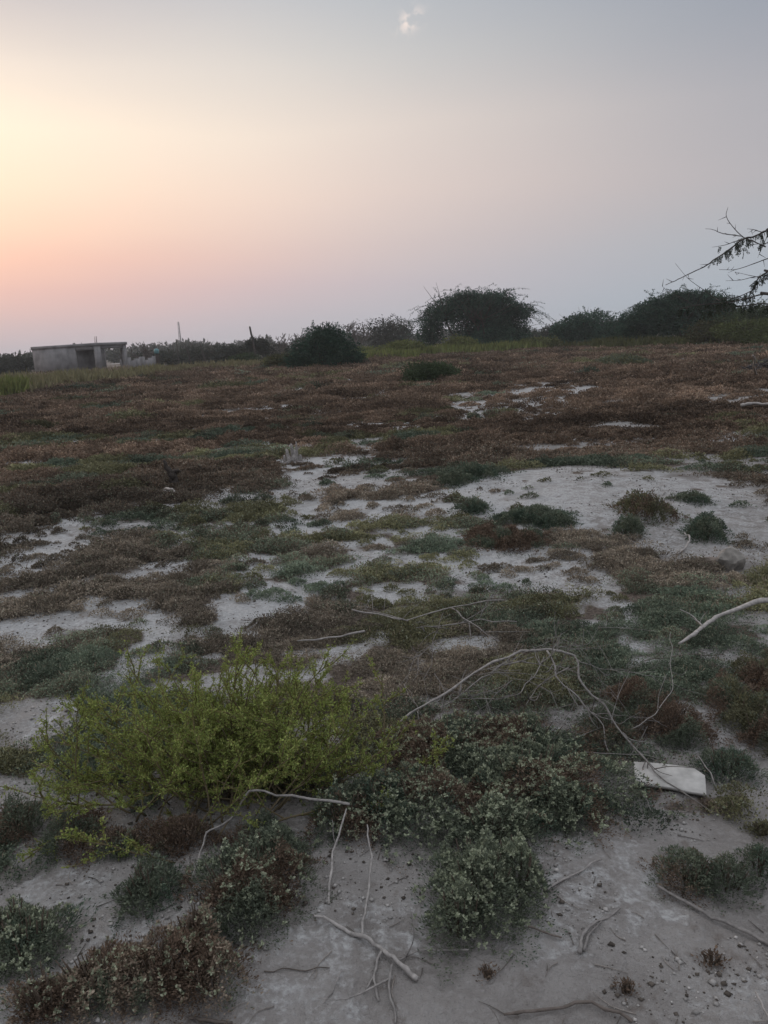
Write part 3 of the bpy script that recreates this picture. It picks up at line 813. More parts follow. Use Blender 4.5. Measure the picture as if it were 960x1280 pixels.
# a weathered stump, a dark charred piece with a pale stick, a stone, slab pieces
e = flat(367, 580); e[2] = gz(e[0], e[1]); st = empty('stump', e, 'pale splintered stump standing upright on the white crust', 'stump')
acc = Acc(); rng = np.random.default_rng(3)
for (dx, h, r) in [(-.06, .20, .05), (0, .27, .045), (.05, .30, .03), (.09, .12, .05), (-.10, .12, .04), (.02, .18, .07)]:
    acc.tube([[dx, rng.uniform(-.04, .04), -.03], [dx * 1.1, 0, h * .5], [dx * 1.25 + rng.uniform(-.02, .02), 0, h]], (r, r * .3), 7, GREYWOOD * rng.uniform(.9, 1.3), 3, .15, rng)
acc.build('stump_wood', DEAD, st)
acc = Acc()
for k in range(7):
    a = rng.uniform(0, 6.28); L = rng.uniform(.1, .22)
    acc.tube([[0, 0, .01], [math.cos(a) * L * .6, math.sin(a) * L * .6, .03], [math.cos(a) * L, math.sin(a) * L, 0]], (.02, .008), 5, GREYWOOD, 2)
acc.build('root', DEAD, st)
e = flat(218, 608); e[2] = gz(e[0], e[1])
acc = Acc(); rng = np.random.default_rng(4)
acc.tube([[.03, 0, -.02], [.0, 0, .09], [-.02, .01, .15], [-.07, .02, .24], [-.10, .02, .32]], [.06, .05, .045, .03, .012], 7, DARKWOOD * .5, 3, .2, rng)
acc.tube([[-.02, .0, .15], [.05, 0, .19], [.09, 0, .17]], [.035, .03, .01], 6, DARKWOOD * .5, 3, .2, rng)
tag(acc.build('charred_stump', DEAD, loc=(0, 0, 0)), 'small blackened forked stump poking out of the brown cover', 'stump').location = [float(a) for a in e]
wood('stick', 'short bleached stick lying against the blackened stump', 'stick', [(206, 611, .06), (215, 612, .09), (226, 621, .02)], (.018, .012), (), PALEWOOD * 1.1)


def rock(name, px, py, s, col, label, seed, mat=STONE, cat='stone'):
    import bmesh
    rng = np.random.default_rng(seed)
    bm = bmesh.new(); bmesh.ops.create_icosphere(bm, subdivisions=3, radius=1)
    pl = rdirs(rng, 12); off = rng.uniform(.5, .85, 12)
    for v in bm.verts:
        p = np.array(v.co)
        for n_, o_ in zip(pl, off):
            d = p @ n_ - o_
            if d > 0: p = p - n_ * d * .9
        p = p * (1 + .05 * math.sin(p[0] * 9 + p[1] * 7) + rng.normal(0, .012))
        v.co = p * np.array(s)
    me = bpy.data.meshes.new(name); bm.to_mesh(me); bm.free()
    at = me.color_attributes.new('Col', 'FLOAT_COLOR', 'POINT')
    at.data.foreach_set('color', np.tile(np.array([*col, 1], np.float32), len(me.vertices)))
    me.materials.append(mat)
    o = bpy.data.objects.new(name, me); C.objects.link(o)
    q = flat(px, py); o.location = (float(q[0]), float(q[1]), gz(q[0], q[1]) + s[2] * .45)
    return tag(o, label, cat)


rock('stone', 912, 713, (.10, .08, .115), (.27, .25, .225), 'blocky grey-tan stone at the right edge below the mound', 2)
rock('stone', 884, 712, (.11, .07, .05), (.20, .165, .14), 'low brownish stone lying against the blocky grey one', 6)


def slab(px_pts, th, tilt, label):
    P = np.array([flat(x, y, .0) for x, y in px_pts]); c = P.mean(0)
    base = gz(c[0], c[1])
    n = len(P); acc = Acc(); v = []
    cen = P.mean(0)
    top = P.copy(); ins = cen + (P - cen) * .985
    hh = lambda q: base + .016 + tilt * (q[1] - c[1])
    for q in P: v.append([q[0], q[1], hh(q)])
    for q in P: v.append([q[0], q[1], hh(q) + th * .9])
    for q in ins: v.append([q[0], q[1], hh(q) + th])
    v.append([c[0], c[1], hh(c) + th]); v.append([c[0], c[1], hh(c)])
    q4 = []; t = []
    for i in range(n):
        j = (i + 1) % n
        q4 += [(i, j, n + j, n + i), (n + i, n + j, 2 * n + j, 2 * n + i)]
        t += [(2 * n + i, 2 * n + j, 3 * n), (j, i, 3 * n + 1)]
    acc.add(v, q4, t, c=(.40, .385, .36))
    o = acc.build('slab_fragment', TILE, loc=(c[0], c[1], base))
    return tag(o, label, 'slab fragment')


slab([(794, 986), (838, 991), (862, 996), (883, 999), (881, 977), (867, 968), (828, 963), (792, 961)], .010, .05, 'broken flat white slab lying on the sand under thin branches')



# ------------------------------------------------------------------ the green shrub in front
def build_shrub():
    rng = np.random.default_rng(12)
    c = flat(288, 994); c[2] = gz(c[0], c[1])
    e = empty('green_shrub', c, 'bright green feathery shrub spreading over the near ground at left', 'shrub')
    stem = Acc(); fol = Acc()
    LIME = np.array([[.26, .31, .080], [.22, .27, .070], [.31, .355, .11], [.17, .22, .06]])
    YEL = np.array([[.27, .265, .085], [.24, .235, .08]])
    P, U, Cc = [], [], []

    def leafy(path, dens, r):
        # path: m x 3; leaflets in little tufts along it
        m = len(path)
        seg = np.diff(path, axis=0); L = np.linalg.norm(seg, axis=1); tot = L.sum()
        n = int(tot * dens)
        if n < 1: return
        s = np.sort(rng.uniform(.12, 1, n)) * tot
        cum = np.concatenate([[0], np.cumsum(L)])
        i = np.clip(np.searchsorted(cum, s) - 1, 0, m - 2); f = ((s - cum[i]) / L[i])[:, None]
        b = path[i] * (1 - f) + path[i + 1] * f
        T = unit(seg[i])
        for k in range(4):
            d = unit(T * .7 + rdirs(rng, n) * .9)
            P.append(b + rng.normal(0, .003, (n, 3))); U.append(d)
            y = (rng.uniform(0, 1, n) < .12)[:, None]
            Cc.append(np.where(y, pick(rng, YEL, n), pick(rng, LIME, n)))

    def grow(p, d, L, r, depth, droop):
        m = 7; pts = [p]; dd = d.copy()
        for k in range(m):
            dd = unit(dd + rng.normal(0, .13, 3) + np.array([0, 0, -droop]))
            q = pts[-1] + dd * L / m
            q[2] = max(q[2], -.0 + .01)
            pts.append(q)
        pts = np.array(pts)
        stem.tube(pts, (r, r * .35), 5, np.array([.14, .12, .05]) * rng.uniform(.8, 1.3) if depth else np.array([.15, .12, .075]), 2)
        leafy(pts[1:] if depth == 0 else pts, 125 if depth else 70, r)
        if depth < 2:
            nb = rng.integers(5, 9) if depth == 0 else rng.integers(2, 5)
            for _ in range(nb):
                f = rng.uniform(.25, .97); i = min(int(f * m), m - 1)
                b = pts[i] + (pts[i + 1] - pts[i]) * (f * m - i)
                nd = unit(unit(pts[i + 1] - pts[i]) * .8 + rdirs(rng, 1)[0] * .75 + np.array([0, 0, .25]))
                grow(b, nd, L * rng.uniform(.22, .45) * (1.1 - .4 * f), r * .55, depth + 1, droop * .6)
    # several rooting points, stems reach out over an oval about 1.25 m across
    for k in range(150):
        th = rng.uniform(0, 6.283)
        root = np.array([rng.normal(-.02, .20), rng.normal(0, .11), 0.0])
        out = np.array([math.cos(th) * 1.2, math.sin(th) * (.85 if math.sin(th) > 0 else .6), rng.uniform(.55, 1.7)])
        out[:2] += root[:2] * 1.5
        grow(root, unit(out), rng.uniform(.30, .58) * (.84 if math.cos(th) > 0 else .92) * (.8 + .2 * min(1, out[2])), rng.uniform(.0025, .0045), 0, rng.uniform(.0, .07))
    for (tx, ty, tz) in [(.10, .12, .60), (.16, .12, .58), (-.12, .1, .55), (-.38, .1, .45), (.03, .05, .55), (-.3, .0, .42), (-.42, .05, .36), (.22, .2, .52), (-.25, .2, .5)]:
        d = np.array([tx, ty, tz]); grow(np.array([tx * .2, ty * .3, 0]), unit(d), np.linalg.norm(d) * .92, .004, 0, .0)
    P, U, Cc = np.concatenate(P), np.concatenate(U), np.concatenate(Cc)
    n = len(P); V = unit(np.cross(U, rdirs(rng, n)))
    L = rng.uniform(.0045, .0125, n)
    fol.leaves(P, U, V, L, L * .42, Cc)
    stem.build('stem', BARK, e); fol.build('foliage', LEAF, e)
    print('shrub leaves', n)


build_shrub()

# ------------------------------------------------------------------ trees and shrubs along the field's edge
DKG = np.array([[.036, .074, .050], [.048, .092, .060], [.030, .062, .044]])
MIDG = np.array([[.058, .082, .040], [.070, .096, .048], [.05, .072, .038]])
YELG = np.array([[.15, .17, .055], [.13, .15, .05], [.17, .175, .065]])
OLV = np.array([[.075, .078, .038], [.09, .085, .042], [.06, .066, .034]])
GREYG = np.array([[.05, .058, .046], [.06, .066, .05]])


def crown(acc, rng, W, D, z0, H, n, leaf, pal, sprays=40, lobes=9, flat_top=.0, spray_len=.22, shift=0., shape=None):
    """A lobed crown of leaves with loose arching sprays breaking its outline."""
    th = rng.uniform(0, 6.283, lobes); rr = rng.uniform(.15, .72, lobes) ** .8
    lc = np.stack([W / 2 * rr * np.cos(th) + shift * W, D / 2 * rr * np.sin(th), z0 + H * (rng.uniform(.22, .70, lobes) - flat_top * rr * .3)], -1)
    lc[0] = (shift * W, 0, z0 + H * .62)
    ls = rng.uniform(.26, .46, (lobes, 1)) * np.array([W, D, H]) * np.array([.75, .75, .95])
    pk = None
    if shape:
        sh = np.array(shape); lobes = len(sh)
        lc = np.stack([sh[:, 0] * W, rng.uniform(-.12, .12, lobes) * D, z0 + H * sh[:, 1]], -1)
        ls = np.stack([sh[:, 2] * W, sh[:, 2] * D, sh[:, 3] * H], -1); pk = sh[:, 2] * sh[:, 3]; pk = pk / pk.sum()
    k = rng.choice(lobes, n, p=pk) if shape else rng.integers(0, lobes, n); d = rdirs(rng, n)
    rad = (rng.uniform(0, 1, n) ** (.55 if shape else .33))[:, None] * (1.12 if shape else 1)
    nz = (.78 + .45 * vn(d[:, 0] * 3 + k * 5, d[:, 1] * 3 + d[:, 2] * 3, 15))[:, None]
    P = lc[k] + d * rad * ls[k] * nz
    lo = z0 + H * .02
    P[:, 2] = np.where(P[:, 2] < lo, lo + rng.uniform(0, .3, n) * H, P[:, 2])
    U = unit(d * .7 + rng.normal(0, .6, (n, 3)) + np.array([0, 0, -.1])); V = unit(np.cross(U, rdirs(rng, n)))
    L = leaf * rng.uniform(.6, 1.5, n)
    tone = (.7 + .6 * vn(P[:, 0] * 1.2 + 50, P[:, 2] * 1.6 + P[:, 1], 5))[:, None]
    acc.leaves(P, U, V, L, L * rng.uniform(.3, .55, n), pick(rng, pal, n) * tone)
    # sprays
    m = sprays; k = rng.integers(0, lobes, m); d = rdirs(rng, m); d[:, 2] = np.abs(d[:, 2]) * .8 + .05; d = unit(d)
    s = lc[k] + d * ls[k] * .85
    SL = rng.uniform(.5, 1.3, m) * spray_len * (W * .4 + H * .6)
    q = 16
    t = np.linspace(0, 1, q)
    dir0 = unit(d * np.array([1.4, 1.4, .7]) + rng.normal(0, .25, (m, 3)))
    t = t ** 1.0
    pts = s[:, None] + dir0[:, None] * (SL[:, None] * t[None])[..., None] + np.array([0, 0, -1.0]) * ((SL[:, None] * .45) * t[None] ** 2)[..., None]
    for i in range(m):
        acc.tube(pts[i][::5], (leaf * .07, leaf * .03), 4, (.04, .042, .032), 1)
    B = np.repeat(pts.reshape(-1, 3), 2, 0); B = B + rng.normal(0, leaf * .12, B.shape); nn = len(B)
    U = unit(rng.normal(0, .6, (nn, 3)) + np.array([0, 0, -.45]) + np.repeat(np.repeat(dir0, q, 0), 2, 0) * .6); V = unit(np.cross(U, rdirs(rng, nn)))
    L = leaf * rng.uniform(.5, 1.15, nn)
    acc.leaves(B, U, V, L, L * rng.uniform(.22, .4, nn), pick(rng, pal, nn))


def tree(name, label, px, dist, top, w, pal, n=3500, cat='tree', trunks=3, skirt=.0, group=None, seed=1, leaf=None, sprays=45, lobes=9, spray_len=.22, base_z=None, shift=0., depth=.8, shape=None):
    rng = np.random.default_rng(seed + int(px))
    c = far(px, dist)
    H = zat(px, top, dist) - c[2]; W = w * dist / F
    e = empty(name, c, label, cat, group)
    leaf = leaf or max(.08, 2.0 * dist / 774)
    a = Acc()
    z0 = H * skirt
    for k in range(trunks):
        th = rng.uniform(0, 6.28); r = rng.uniform(.1, .32)
        top_ = np.array([W * r * math.cos(th) + shift * W, W * r * .8 * math.sin(th), H * rng.uniform(.55, .8)])
        b = np.array([rng.normal(0, .05) * W * .6, rng.normal(0, .05) * W * .6, -.1])
        mid = b * .45 + top_ * .55 + np.array([rng.normal(0, .05) * W, 0, -H * .08])
        rr = .022 * H + .03
        a.tube([b, b * .75 + mid * .25 + [rng.normal(0, .06), 0, .05], mid, top_], [rr, rr * .8, rr * .55, rr * .2], 7, (.075, .062, .052), 3, .1, rng)
        for j in range(4):
            d = rdirs(rng, 1)[0]; d[2] = abs(d[2]) * .6
            a.tube([mid * .5 + top_ * .5, mid * .3 + top_ * .7 + d * W * .12, top_ + d * W * .28], [rr * .3, rr * .2, rr * .06], 5, (.075, .062, .052), 3, .1, rng)
    a.build('trunk', BARK, e)
    f = Acc(); crown(f, rng, W, W * depth, z0, H - z0, int(n * 2.1), leaf, pal, sprays, lobes, .3, spray_len, shift, shape)
    f.build('crown', FARLEAF, e)
    return e


E = 'trees and shrubs along the edge of the field'
tree('mesquite_tree', 'largest spreading thorn tree with feathery outline in the middle of the skyline', 592, 80, 358, 150, DKG, 24000, seed=3, trunks=6, sprays=340, spray_len=.30, shape=[(.30, .20, .15, .22), (.08, .46, .25, .42), (.02, .70, .19, .20), (.27, .50, .19, .26), (-.20, .66, .17, .17), (-.33, .50, .10, .20), (.37, .60, .12, .10), (.14, .16, .24, .22), (-.36, .28, .10, .16), (.20, .78, .12, .12), (-.08, .80, .10, .12)], group=E)
tree('round_shrub', 'dense dark broad shrub left of the largest tree, nearest of the skyline', 406, 50, 404, 88, DKG, 9000, 'shrub', seed=8, sprays=170, spray_len=.20, shape=[(.0, .48, .32, .42), (-.22, .36, .25, .32), (.22, .30, .26, .30), (-.42, .18, .14, .18), (.10, .70, .17, .22), (-.10, .76, .13, .15), (.40, .16, .14, .16)], group=E)
tree('low_shrub', 'low dark green shrub alone on the brown field below the largest tree', 537, 29, 452, 76, MIDG * .9, 4500, 'shrub', seed=5, sprays=40, lobes=8, spray_len=.12, group=E)
tree('olive_shrub', 'olive scrubby shrub leaning against the left of the dense round one', 362, 56, 440, 60, OLV, 2500, 'shrub', seed=2, sprays=20, lobes=7, spray_len=.08, group=E)
tree('mesquite_tree', 'hazy green tree behind the yellow-green shrubs left of the largest tree', 488, 112, 395, 78, GREYG * .85, 3500, seed=6, sprays=50, group=E)
tree('yellow_shrub', 'yellow-green shrub just right of the dense round one', 452, 70, 432, 62, YELG, 2600, 'shrub', seed=4, sprays=20, lobes=8, spray_len=.08, group=E)
tree('yellow_shrub', 'wider yellow-green shrub below the hazy green tree', 500, 72, 424, 76, YELG * .85, 2800, 'shrub', seed=5, sprays=20, lobes=8, spray_len=.08, group=E)
tree('yellow_shrub', 'yellow-green shrub half hidden under the left of the largest tree', 572, 76, 420, 48, YELG * .9, 2400, 'shrub', seed=9, sprays=16, lobes=8, spray_len=.08, group=E)
tree('yellow_shrub', 'yellowish low shrub at the right foot of the largest tree', 668, 78, 421, 54, (YELG + OLV) * .5, 2200, 'shrub', seed=10, sprays=16, lobes=8, spray_len=.06, group=E)
tree('brown_shrub', 'brownish dry shrub between dense round shrub and yellow-green ones', 470, 62, 443, 60, (OLV + BROWN[:3]) * .5, 1800, 'shrub', seed=11, sprays=12, lobes=7, spray_len=.06, group=E)
tree('mesquite_tree', 'grey-green far bush right behind the largest tree', 690, 120, 404, 60, GREYG * .8, 2400, seed=12, sprays=30, group=E)
tree('round_shrub', 'domed dark green tree between largest tree and right-hand clump', 735, 84, 386, 80, DKG * 1.15, 6000, seed=13, sprays=110, lobes=10, spray_len=.18, group=E)
tree('low_shrub', 'low dark bush in the gap right of the domed tree', 785, 84, 391, 80, DKG * 1.1, 3200, 'shrub', seed=14, sprays=30, lobes=8, spray_len=.12, group=E)
tree('mesquite_tree', 'broad dark thorn tree with twiggy top under the overhanging branch', 848, 70, 358, 122, DKG, 17000, seed=15, trunks=5, sprays=280, spray_len=.27, shape=[(.0, .42, .36, .36), (-.20, .60, .18, .18), (.12, .72, .18, .17), (.34, .45, .20, .24), (-.40, .34, .18, .24), (.30, .66, .10, .12), (-.05, .80, .08, .10)], group=E)
tree('round_shrub', 'green bushy tree at the right edge below the overhanging branch', 938, 62, 373, 110, MIDG * .8, 8000, seed=16, sprays=110, lobes=12, spray_len=.16, group=E)
tree('yellow_shrub', 'yellowish shrub in front of the bushy tree at the right edge', 950, 57, 396, 90, (YELG + MIDG) * .4, 3500, 'shrub', seed=17, sprays=24, lobes=9, spray_len=.08, group=E)
tree('olive_shrub', 'olive shrub at the foot of the broad dark thorn tree', 893, 60, 398, 80, OLV * .75, 3000, 'shrub', seed=18, sprays=20, lobes=9, spray_len=.08, group=E)
tree('mesquite_tree', 'dark hazy bush left of the concrete building', 14, 105, 443, 62, GREYG * .8, 2600, seed=19, sprays=24, group=E)
tree('low_shrub', 'grey-green shrub right behind the leaning fence posts', 275, 92, 430, 70, GREYG * .85, 2400, 'shrub', seed=21, sprays=24, group=E)
tree('mesquite_tree', 'small umbrella-shaped tree at the foot of the bare snag pole', 321, 84, 421, 34, GREYG * .75, 1200, seed=22, trunks=1, skirt=.35, sprays=24, lobes=5, group=E)
tree('low_shrub', 'hazy bush between the bare snag pole and the dense round shrub', 346, 96, 430, 44, GREYG * .8, 1600, 'shrub', seed=23, sprays=20, group=E)
tree('low_shrub', 'low green bush in the thicket left of the small umbrella tree', 302, 74, 443, 40, MIDG * .8, 1500, 'shrub', seed=24, sprays=16, group=E)

tree('low_shrub', 'hazy low scrub just right of the teal tank', 212, 104, 436, 44, GREYG * .95, 1500, 'shrub', seed=31, sprays=20, group=E)
tree('low_shrub', 'hazy low scrub behind the tilted pair of posts', 246, 108, 433, 52, GREYG * .9, 1700, 'shrub', seed=32, sprays=24, group=E)
tree('low_shrub', 'hazy low scrub between the concrete building and the teal tank', 176, 110, 440, 40, GREYG * .95, 1300, 'shrub', seed=33, sprays=20, group=E)

# bare trees
def bare_tree(px, dist, top, w, label, seed):
    rng = np.random.default_rng(seed); c = far(px, dist); H = zat(px, top, dist) - c[2]; W = w * dist / F
    e = empty('bare_tree', c, label, 'bare tree', 'leafless grey trees'); tr = Acc(); br = Acc()
    col = np.array([.13, .115, .105])

    def g(p, d, L, r, k, acc):
        pts = [p]; dd = d
        for _ in range(4):
            dd = unit(dd + rng.normal(0, .2, 3) + np.array([0, 0, .06])); pts.append(pts[-1] + dd * L / 4)
        acc.tube(pts, (max(r, .035), max(r * .5, .028)), 5, col, 2)
        if k < 4:
            for _ in range(3):
                i = rng.integers(2, 5); nd = unit(dd + rdirs(rng, 1)[0] * .9 + np.array([0, 0, .15])); nd[1] *= .8
                g(np.array(pts[i]), unit(nd), L * rng.uniform(.55, .8), r * .55, k + 1, br)
    for s in (-.3, .05, .35):
        g(np.array([s * W * .15, 0, -.1]), unit(np.array([s * W / H * 1.3, rng.normal(0, .1), 1])), H * .42, .03 * H, 0, tr)
    tr.build('trunk', BARK, e); br.build('branch', BARK, e)


bare_tree(365, 88, 404, 50, 'leafless grey tree behind the dense round shrub, on its left', 4)
bare_tree(440, 95, 398, 46, 'leafless grey tree between dense round shrub and hazy green tree', 9)
bare_tree(179, 100, 429, 14, 'tiny leafless tree right of the concrete building', 12)


# the overhanging thorn tree at the right, its trunk beyond the picture
def build_thorn():
    rng = np.random.default_rng(31)
    D = 9.0
    c = np.array([6.6, 9.2, 0.0]); c[2] = gz(c[0], c[1])
    e = empty('thorn_tree', c, 'thorny tree whose thin half-bare branches reach in from the right edge', 'tree')
    tr = Acc(); tw = Acc(); fo = Acc()
    BK = np.array([.075, .066, .06]); LF = np.array([[.045, .055, .038], [.055, .062, .045], [.036, .046, .034]])

    def at(px, py, d): return EYEP + ray(px, py) * d / np.linalg.norm(ray(px, py)[:2])
    fork = c + np.array([-.15, .0, 1.0])
    tr.tube([c + [0, 0, -.1], c + [.05, 0, .5], fork], [.13, .11, .10], 9, BK, 4, .08, rng)
    limbs = [([(1090, 330, 9.2), (1030, 318, 9.1), (985, 300, 9.0), (958, 287, 9.0)], .05), ([(1090, 345, 9.3), (1030, 345, 9.1), (985, 345, 9.0), (955, 338, 9.0)], .035), ([(1090, 365, 9.1), (1030, 372, 8.9), (985, 372, 8.8), (950, 366, 8.8)], .04)]
    for pts, r in limbs:
        p = [fork] + [at(*q) for q in pts]
        tr.tube(p, np.linspace(r, r * .3, len(p)), 7, BK, 4, .1, rng)

    def leafspray(pts, n, size, f0=.0, both=True):
        pts = np.asarray(pts); m = len(pts)
        f = rng.uniform(f0, 1, n) * (m - 1); i = np.minimum(f.astype(int), m - 2); g = (f - i)[:, None]
        B = pts[i] * (1 - g) + pts[i + 1] * g
        # every leaf is a drooping frond of paired leaflets
        ax = unit(rng.normal(0, .45, (n, 3)) + np.array([-.15, 0, -.8]))
        for k in range(n):
            L = size * rng.uniform(.6, 1.2); side = unit(np.cross(ax[k], rdirs(rng, 1)[0]))
            fo.tube([B[k], B[k] + ax[k] * L], (.0018, .0012), 3, LF[0], 1)
            q = 9; t = np.linspace(.2, 1, q)
            for s in (-1, 1):
                P = B[k] + ax[k] * L * t[:, None]
                U = unit(np.repeat((side * s)[None], q, 0) + ax[k] * .5 + rng.normal(0, .15, (q, 3))); V = unit(np.cross(U, rdirs(rng, q)))
                fo.leaves(P, U, V, L * .22, L * .12, pick(rng, LF, q))
    d = 9.0
    twigs = [  # (path, radius, leaves, from, to)
        ([(990, 281), (960, 288), (941, 296), (929, 299), (910, 313), (891, 326), (879, 334), (860, 343), (844, 351), (832, 356)], .014, 95, .05, .62),
        ([(957, 309), (941, 301), (932, 298), (919, 287), (908, 271), (910, 259)], .009, 3, 0, .3),
        ([(926, 295), (904, 292), (891, 287), (882, 286)], .007, 0, 0, 1),
        ([(955, 291), (942, 287), (934, 286)], .006, 4, 0, 1),
        ([(926, 299), (907, 306), (890, 309)], .006, 4, 0, 1),
        ([(985, 315), (960, 323), (938, 331), (919, 337), (899, 337)], .008, 3, 0, .5),
        ([(985, 342), (944, 346), (926, 350), (907, 351)], .006, 3, 0, 1),
        ([(975, 352), (941, 345), (919, 340)], .006, 2, 0, .5),
        ([(900, 376), (891, 371), (879, 362), (860, 348), (844, 329)], .006, 0, 0, 1),
        ([(985, 332), (960, 340), (947, 349), (941, 362), (922, 371), (900, 374)], .012, 90, 0, 1),
        ([(990, 372), (955, 368), (930, 374), (905, 378), (885, 380), (866, 382), (850, 386)], .011, 75, 0, 1),
        ([(985, 392), (960, 380), (930, 382), (900, 385), (878, 390)], .01, 60, 0, 1),
        ([(870, 383), (855, 374), (838, 366), (828, 358)], .005, 0, 0, 1),
        ([(970, 300), (957, 304), (940, 306), (925, 312)], .006, 14, 0, 1),
        ([(960, 292), (955, 305), (947, 322)], .005, 5, .2, 1),
        ([(808, 381), (798, 370), (789, 362)], .005, 0, 0, 1),
    ]
    for (pp, r, nl, f0, f1) in twigs[:-1]:
        r *= .75; nl = int(nl * .6)
        p = np.array([at(x, y, d + rng.uniform(-.15, .15)) for x, y in pp])
        tw = Acc(); P = tw.tube(p, np.linspace(r, r * .3, len(p)), 5, BK, 4, .25, rng)
        for s in range(len(p)):   # thorns and spurs
            b = P[rng.integers(0, len(P))]; tw.tube([b, b + rdirs(rng, 1)[0] * rng.uniform(.03, .09)], (.004, .001), 4, BK, 1)
        tw.build('branch', BARK, e, c)
        if nl:
            k = max(2, int(len(P) * f1)); leafspray(P[:k], nl, .085, f0)
    # the rest of the crown stands outside the picture on the right
    for k in range(26):
        a = rng.uniform(-.5, 3.6); up_ = rng.uniform(.3, .95)
        q = fork + np.array([abs(math.cos(a)) * 2.3 if rng.uniform() < .8 else .9, math.sin(a) * 2.2, up_ * 2.2]) * rng.uniform(.6, 1)
        mid = fork * .5 + q * .5 + [0, 0, .3]
        tw = Acc(); P = tw.tube([fork, mid, q], (.03, .008), 5, BK, 5, .2, rng); tw.build('branch', BARK, e, c)
        leafspray(P[5:], 26, .14)
    tr.build('trunk', BARK, e, c); fo.build('foliage', FARLEAF, e, c)


build_thorn()

# ------------------------------------------------------------------ far belt of trees, grass strips
def build_belt():
    rng = np.random.default_rng(77); acc = Acc()
    for k in range(190):
        px = rng.uniform(-500, 1460); dist = rng.uniform(190, 400)
        c = far(px, dist); tp = horizon(px) - rng.uniform(3, 12) * (1.25 if px < 350 else 1)
        H = zat(px, tp, dist) - c[2]; W = rng.uniform(30, 80) * dist / F
        a = Acc(); crown(a, rng, W, W, 0, H, 420, 3.6 * dist / 774, GREYG, 14, 6, .3, .12)
        for v, q, t, cc in [(np.concatenate(a.v) + c, np.concatenate(a.q), np.concatenate(a.t) if a.t else None, np.concatenate(a.c))]: acc.add(v, q, t, cc)
    tag(acc.build('treeline', FARLEAF), 'hazy belt of scrub and trees along the horizon', 'treeline', kind='stuff')


build_belt()


def grass_strip(specs, name, label):
    rng = np.random.default_rng(41); acc = Acc()
    for (px0, d0, px1, d1, width, n, hgt, pal) in specs:
        t = rng.uniform(0, 1, n); px = px0 + (px1 - px0) * t; dd = d0 + (d1 - d0) * t + rng.normal(0, width, n)
        az = np.array([math.atan2(*(ray(p, horizon(p))[:2])) for p in px])
        x = np.sin(az) * dd; y = np.cos(az) * dd; z = height(x, y)
        patchy = fbm(x * .35, y * .35, 95, 3); k = patchy > .38
        x, y, z, dd = x[k], y[k], z[k], dd[k]; m = len(x)
        U = unit(np.stack([rng.normal(0, .35, m), rng.normal(0, .35, m), np.ones(m)], -1)); V = unit(np.cross(U, rdirs(rng, m)))
        L = hgt * rng.uniform(.5, 1.3, m) * (.5 + patchy[k])
        acc.leaves(np.stack([x, y, z], -1), U, V, L, np.maximum(L * .12, 1.6 * dd / 774), pick(rng, pal, m))
    tag(acc.build(name, FARLEAF), label, 'grass', kind='stuff')


grass_strip([(-60, 47, 200, 66, 2.5, 5500, .7, (YELG * 1.1 + DRY[:1]) * .5), (180, 66, 360, 70, 2.0, 3500, .6, (YELG + DRY[:1]) * .5), (-60, 60, 160, 74, 2.0, 2500, .55, DRY), (-80, 37, 30, 42, 1.5, 2600, .7, YELG), (30, 42, 200, 58, 1.5, 2600, .6, (YELG + DRY[:1]) * .5), (330, 62, 520, 66, 2.0, 4000, .8, YELG * 1.1), (520, 72, 680, 76, 1.5, 4200, .9, YELG * 1.1),
             (640, 78, 760, 76, 1.2, 1800, .7, (YELG + OLV * 2) * .3), (740, 70, 1000, 58, 1.6, 5000, .8, (OLV * 2 + YELG) * .3)], 'grass', 'yellowish rough grass along the far edge of the field')


# ------------------------------------------------------------------ the unfinished concrete building and things around it
def build_house():
    c = far(123, 80); az = -math.atan2(c[0], c[1]); rot = np.array([[math.cos(az), -math.sin(az)], [math.sin(az), math.cos(az)]])
    A = rot @ np.array([-6.2, 6.9]); B = rot @ np.array([2.75, 2.5])
    z0 = c[2] - .3
    e = empty('concrete_building', (c[0], c[1], z0), 'unfinished flat-roofed grey concrete building with an open porch at left', 'building')
    L = np.linalg.norm(A); Wd = np.linalg.norm(B); ua = A / L; ub = B / Wd
    H = zat(120, 428.5, 80) - z0
    rz = math.atan2(ua[1], ua[0])
    G = np.array([.23, .218, .216])

    def bx(acc, a0, a1, b0, b1, h0, h1, col=G):
        m = ua * (a0 + a1) / 2 + ub * (b0 + b1) / 2
        acc.box((m[0], m[1], (h0 + h1) / 2), (a1 - a0, b1 - b0, h1 - h0), rz, col)
    p = L * .33
    T = .22; hw = H - .28
    w = Acc(); bx(w, p, L, 0, T, 0, hw); bx(w, p, L, Wd - T, Wd, 0, hw); bx(w, p, p + T, T, Wd - T, 0, hw, G * .8); bx(w, L - T, L, T, Wd - T, 0, hw); w.build('wall', CONC, e)
    w = Acc(); bx(w, -.06, L + .06, -.06, Wd + .06, hw, H); w.build('roof', CONC, e)
    for (a, b, wd) in [(0, 0, .5), (0, Wd - .45, .45)]:
        w = Acc(); bx(w, a, a + wd, b, b + .4, 0, hw, G * 1.12); w.build('pillar', CONC, e)
    w = Acc()
    for q in (.08, .3):
        m = ua * q + ub * .1; w.tube([[m[0], m[1], H - .02], [m[0] + .02, m[1], H + .35], [m[0] + .06, m[1] + .02, H + .6]], (.03, .025), 5, (.10, .06, .045), 1)
    w.build('rebar', PAINT, e)
    w = Acc(); bx(w, .5, p, .04, .2, hw - .35, hw, G * .9); bx(w, .04, .24, .4, Wd - .45, hw - .3, hw, G * .95); w.build('beam', CONC, e)
    w = Acc(); bx(w, -.3, L, -.3, Wd + .1, -.2, .12, G * .8); w.build('plinth', CONC, e)


build_house()
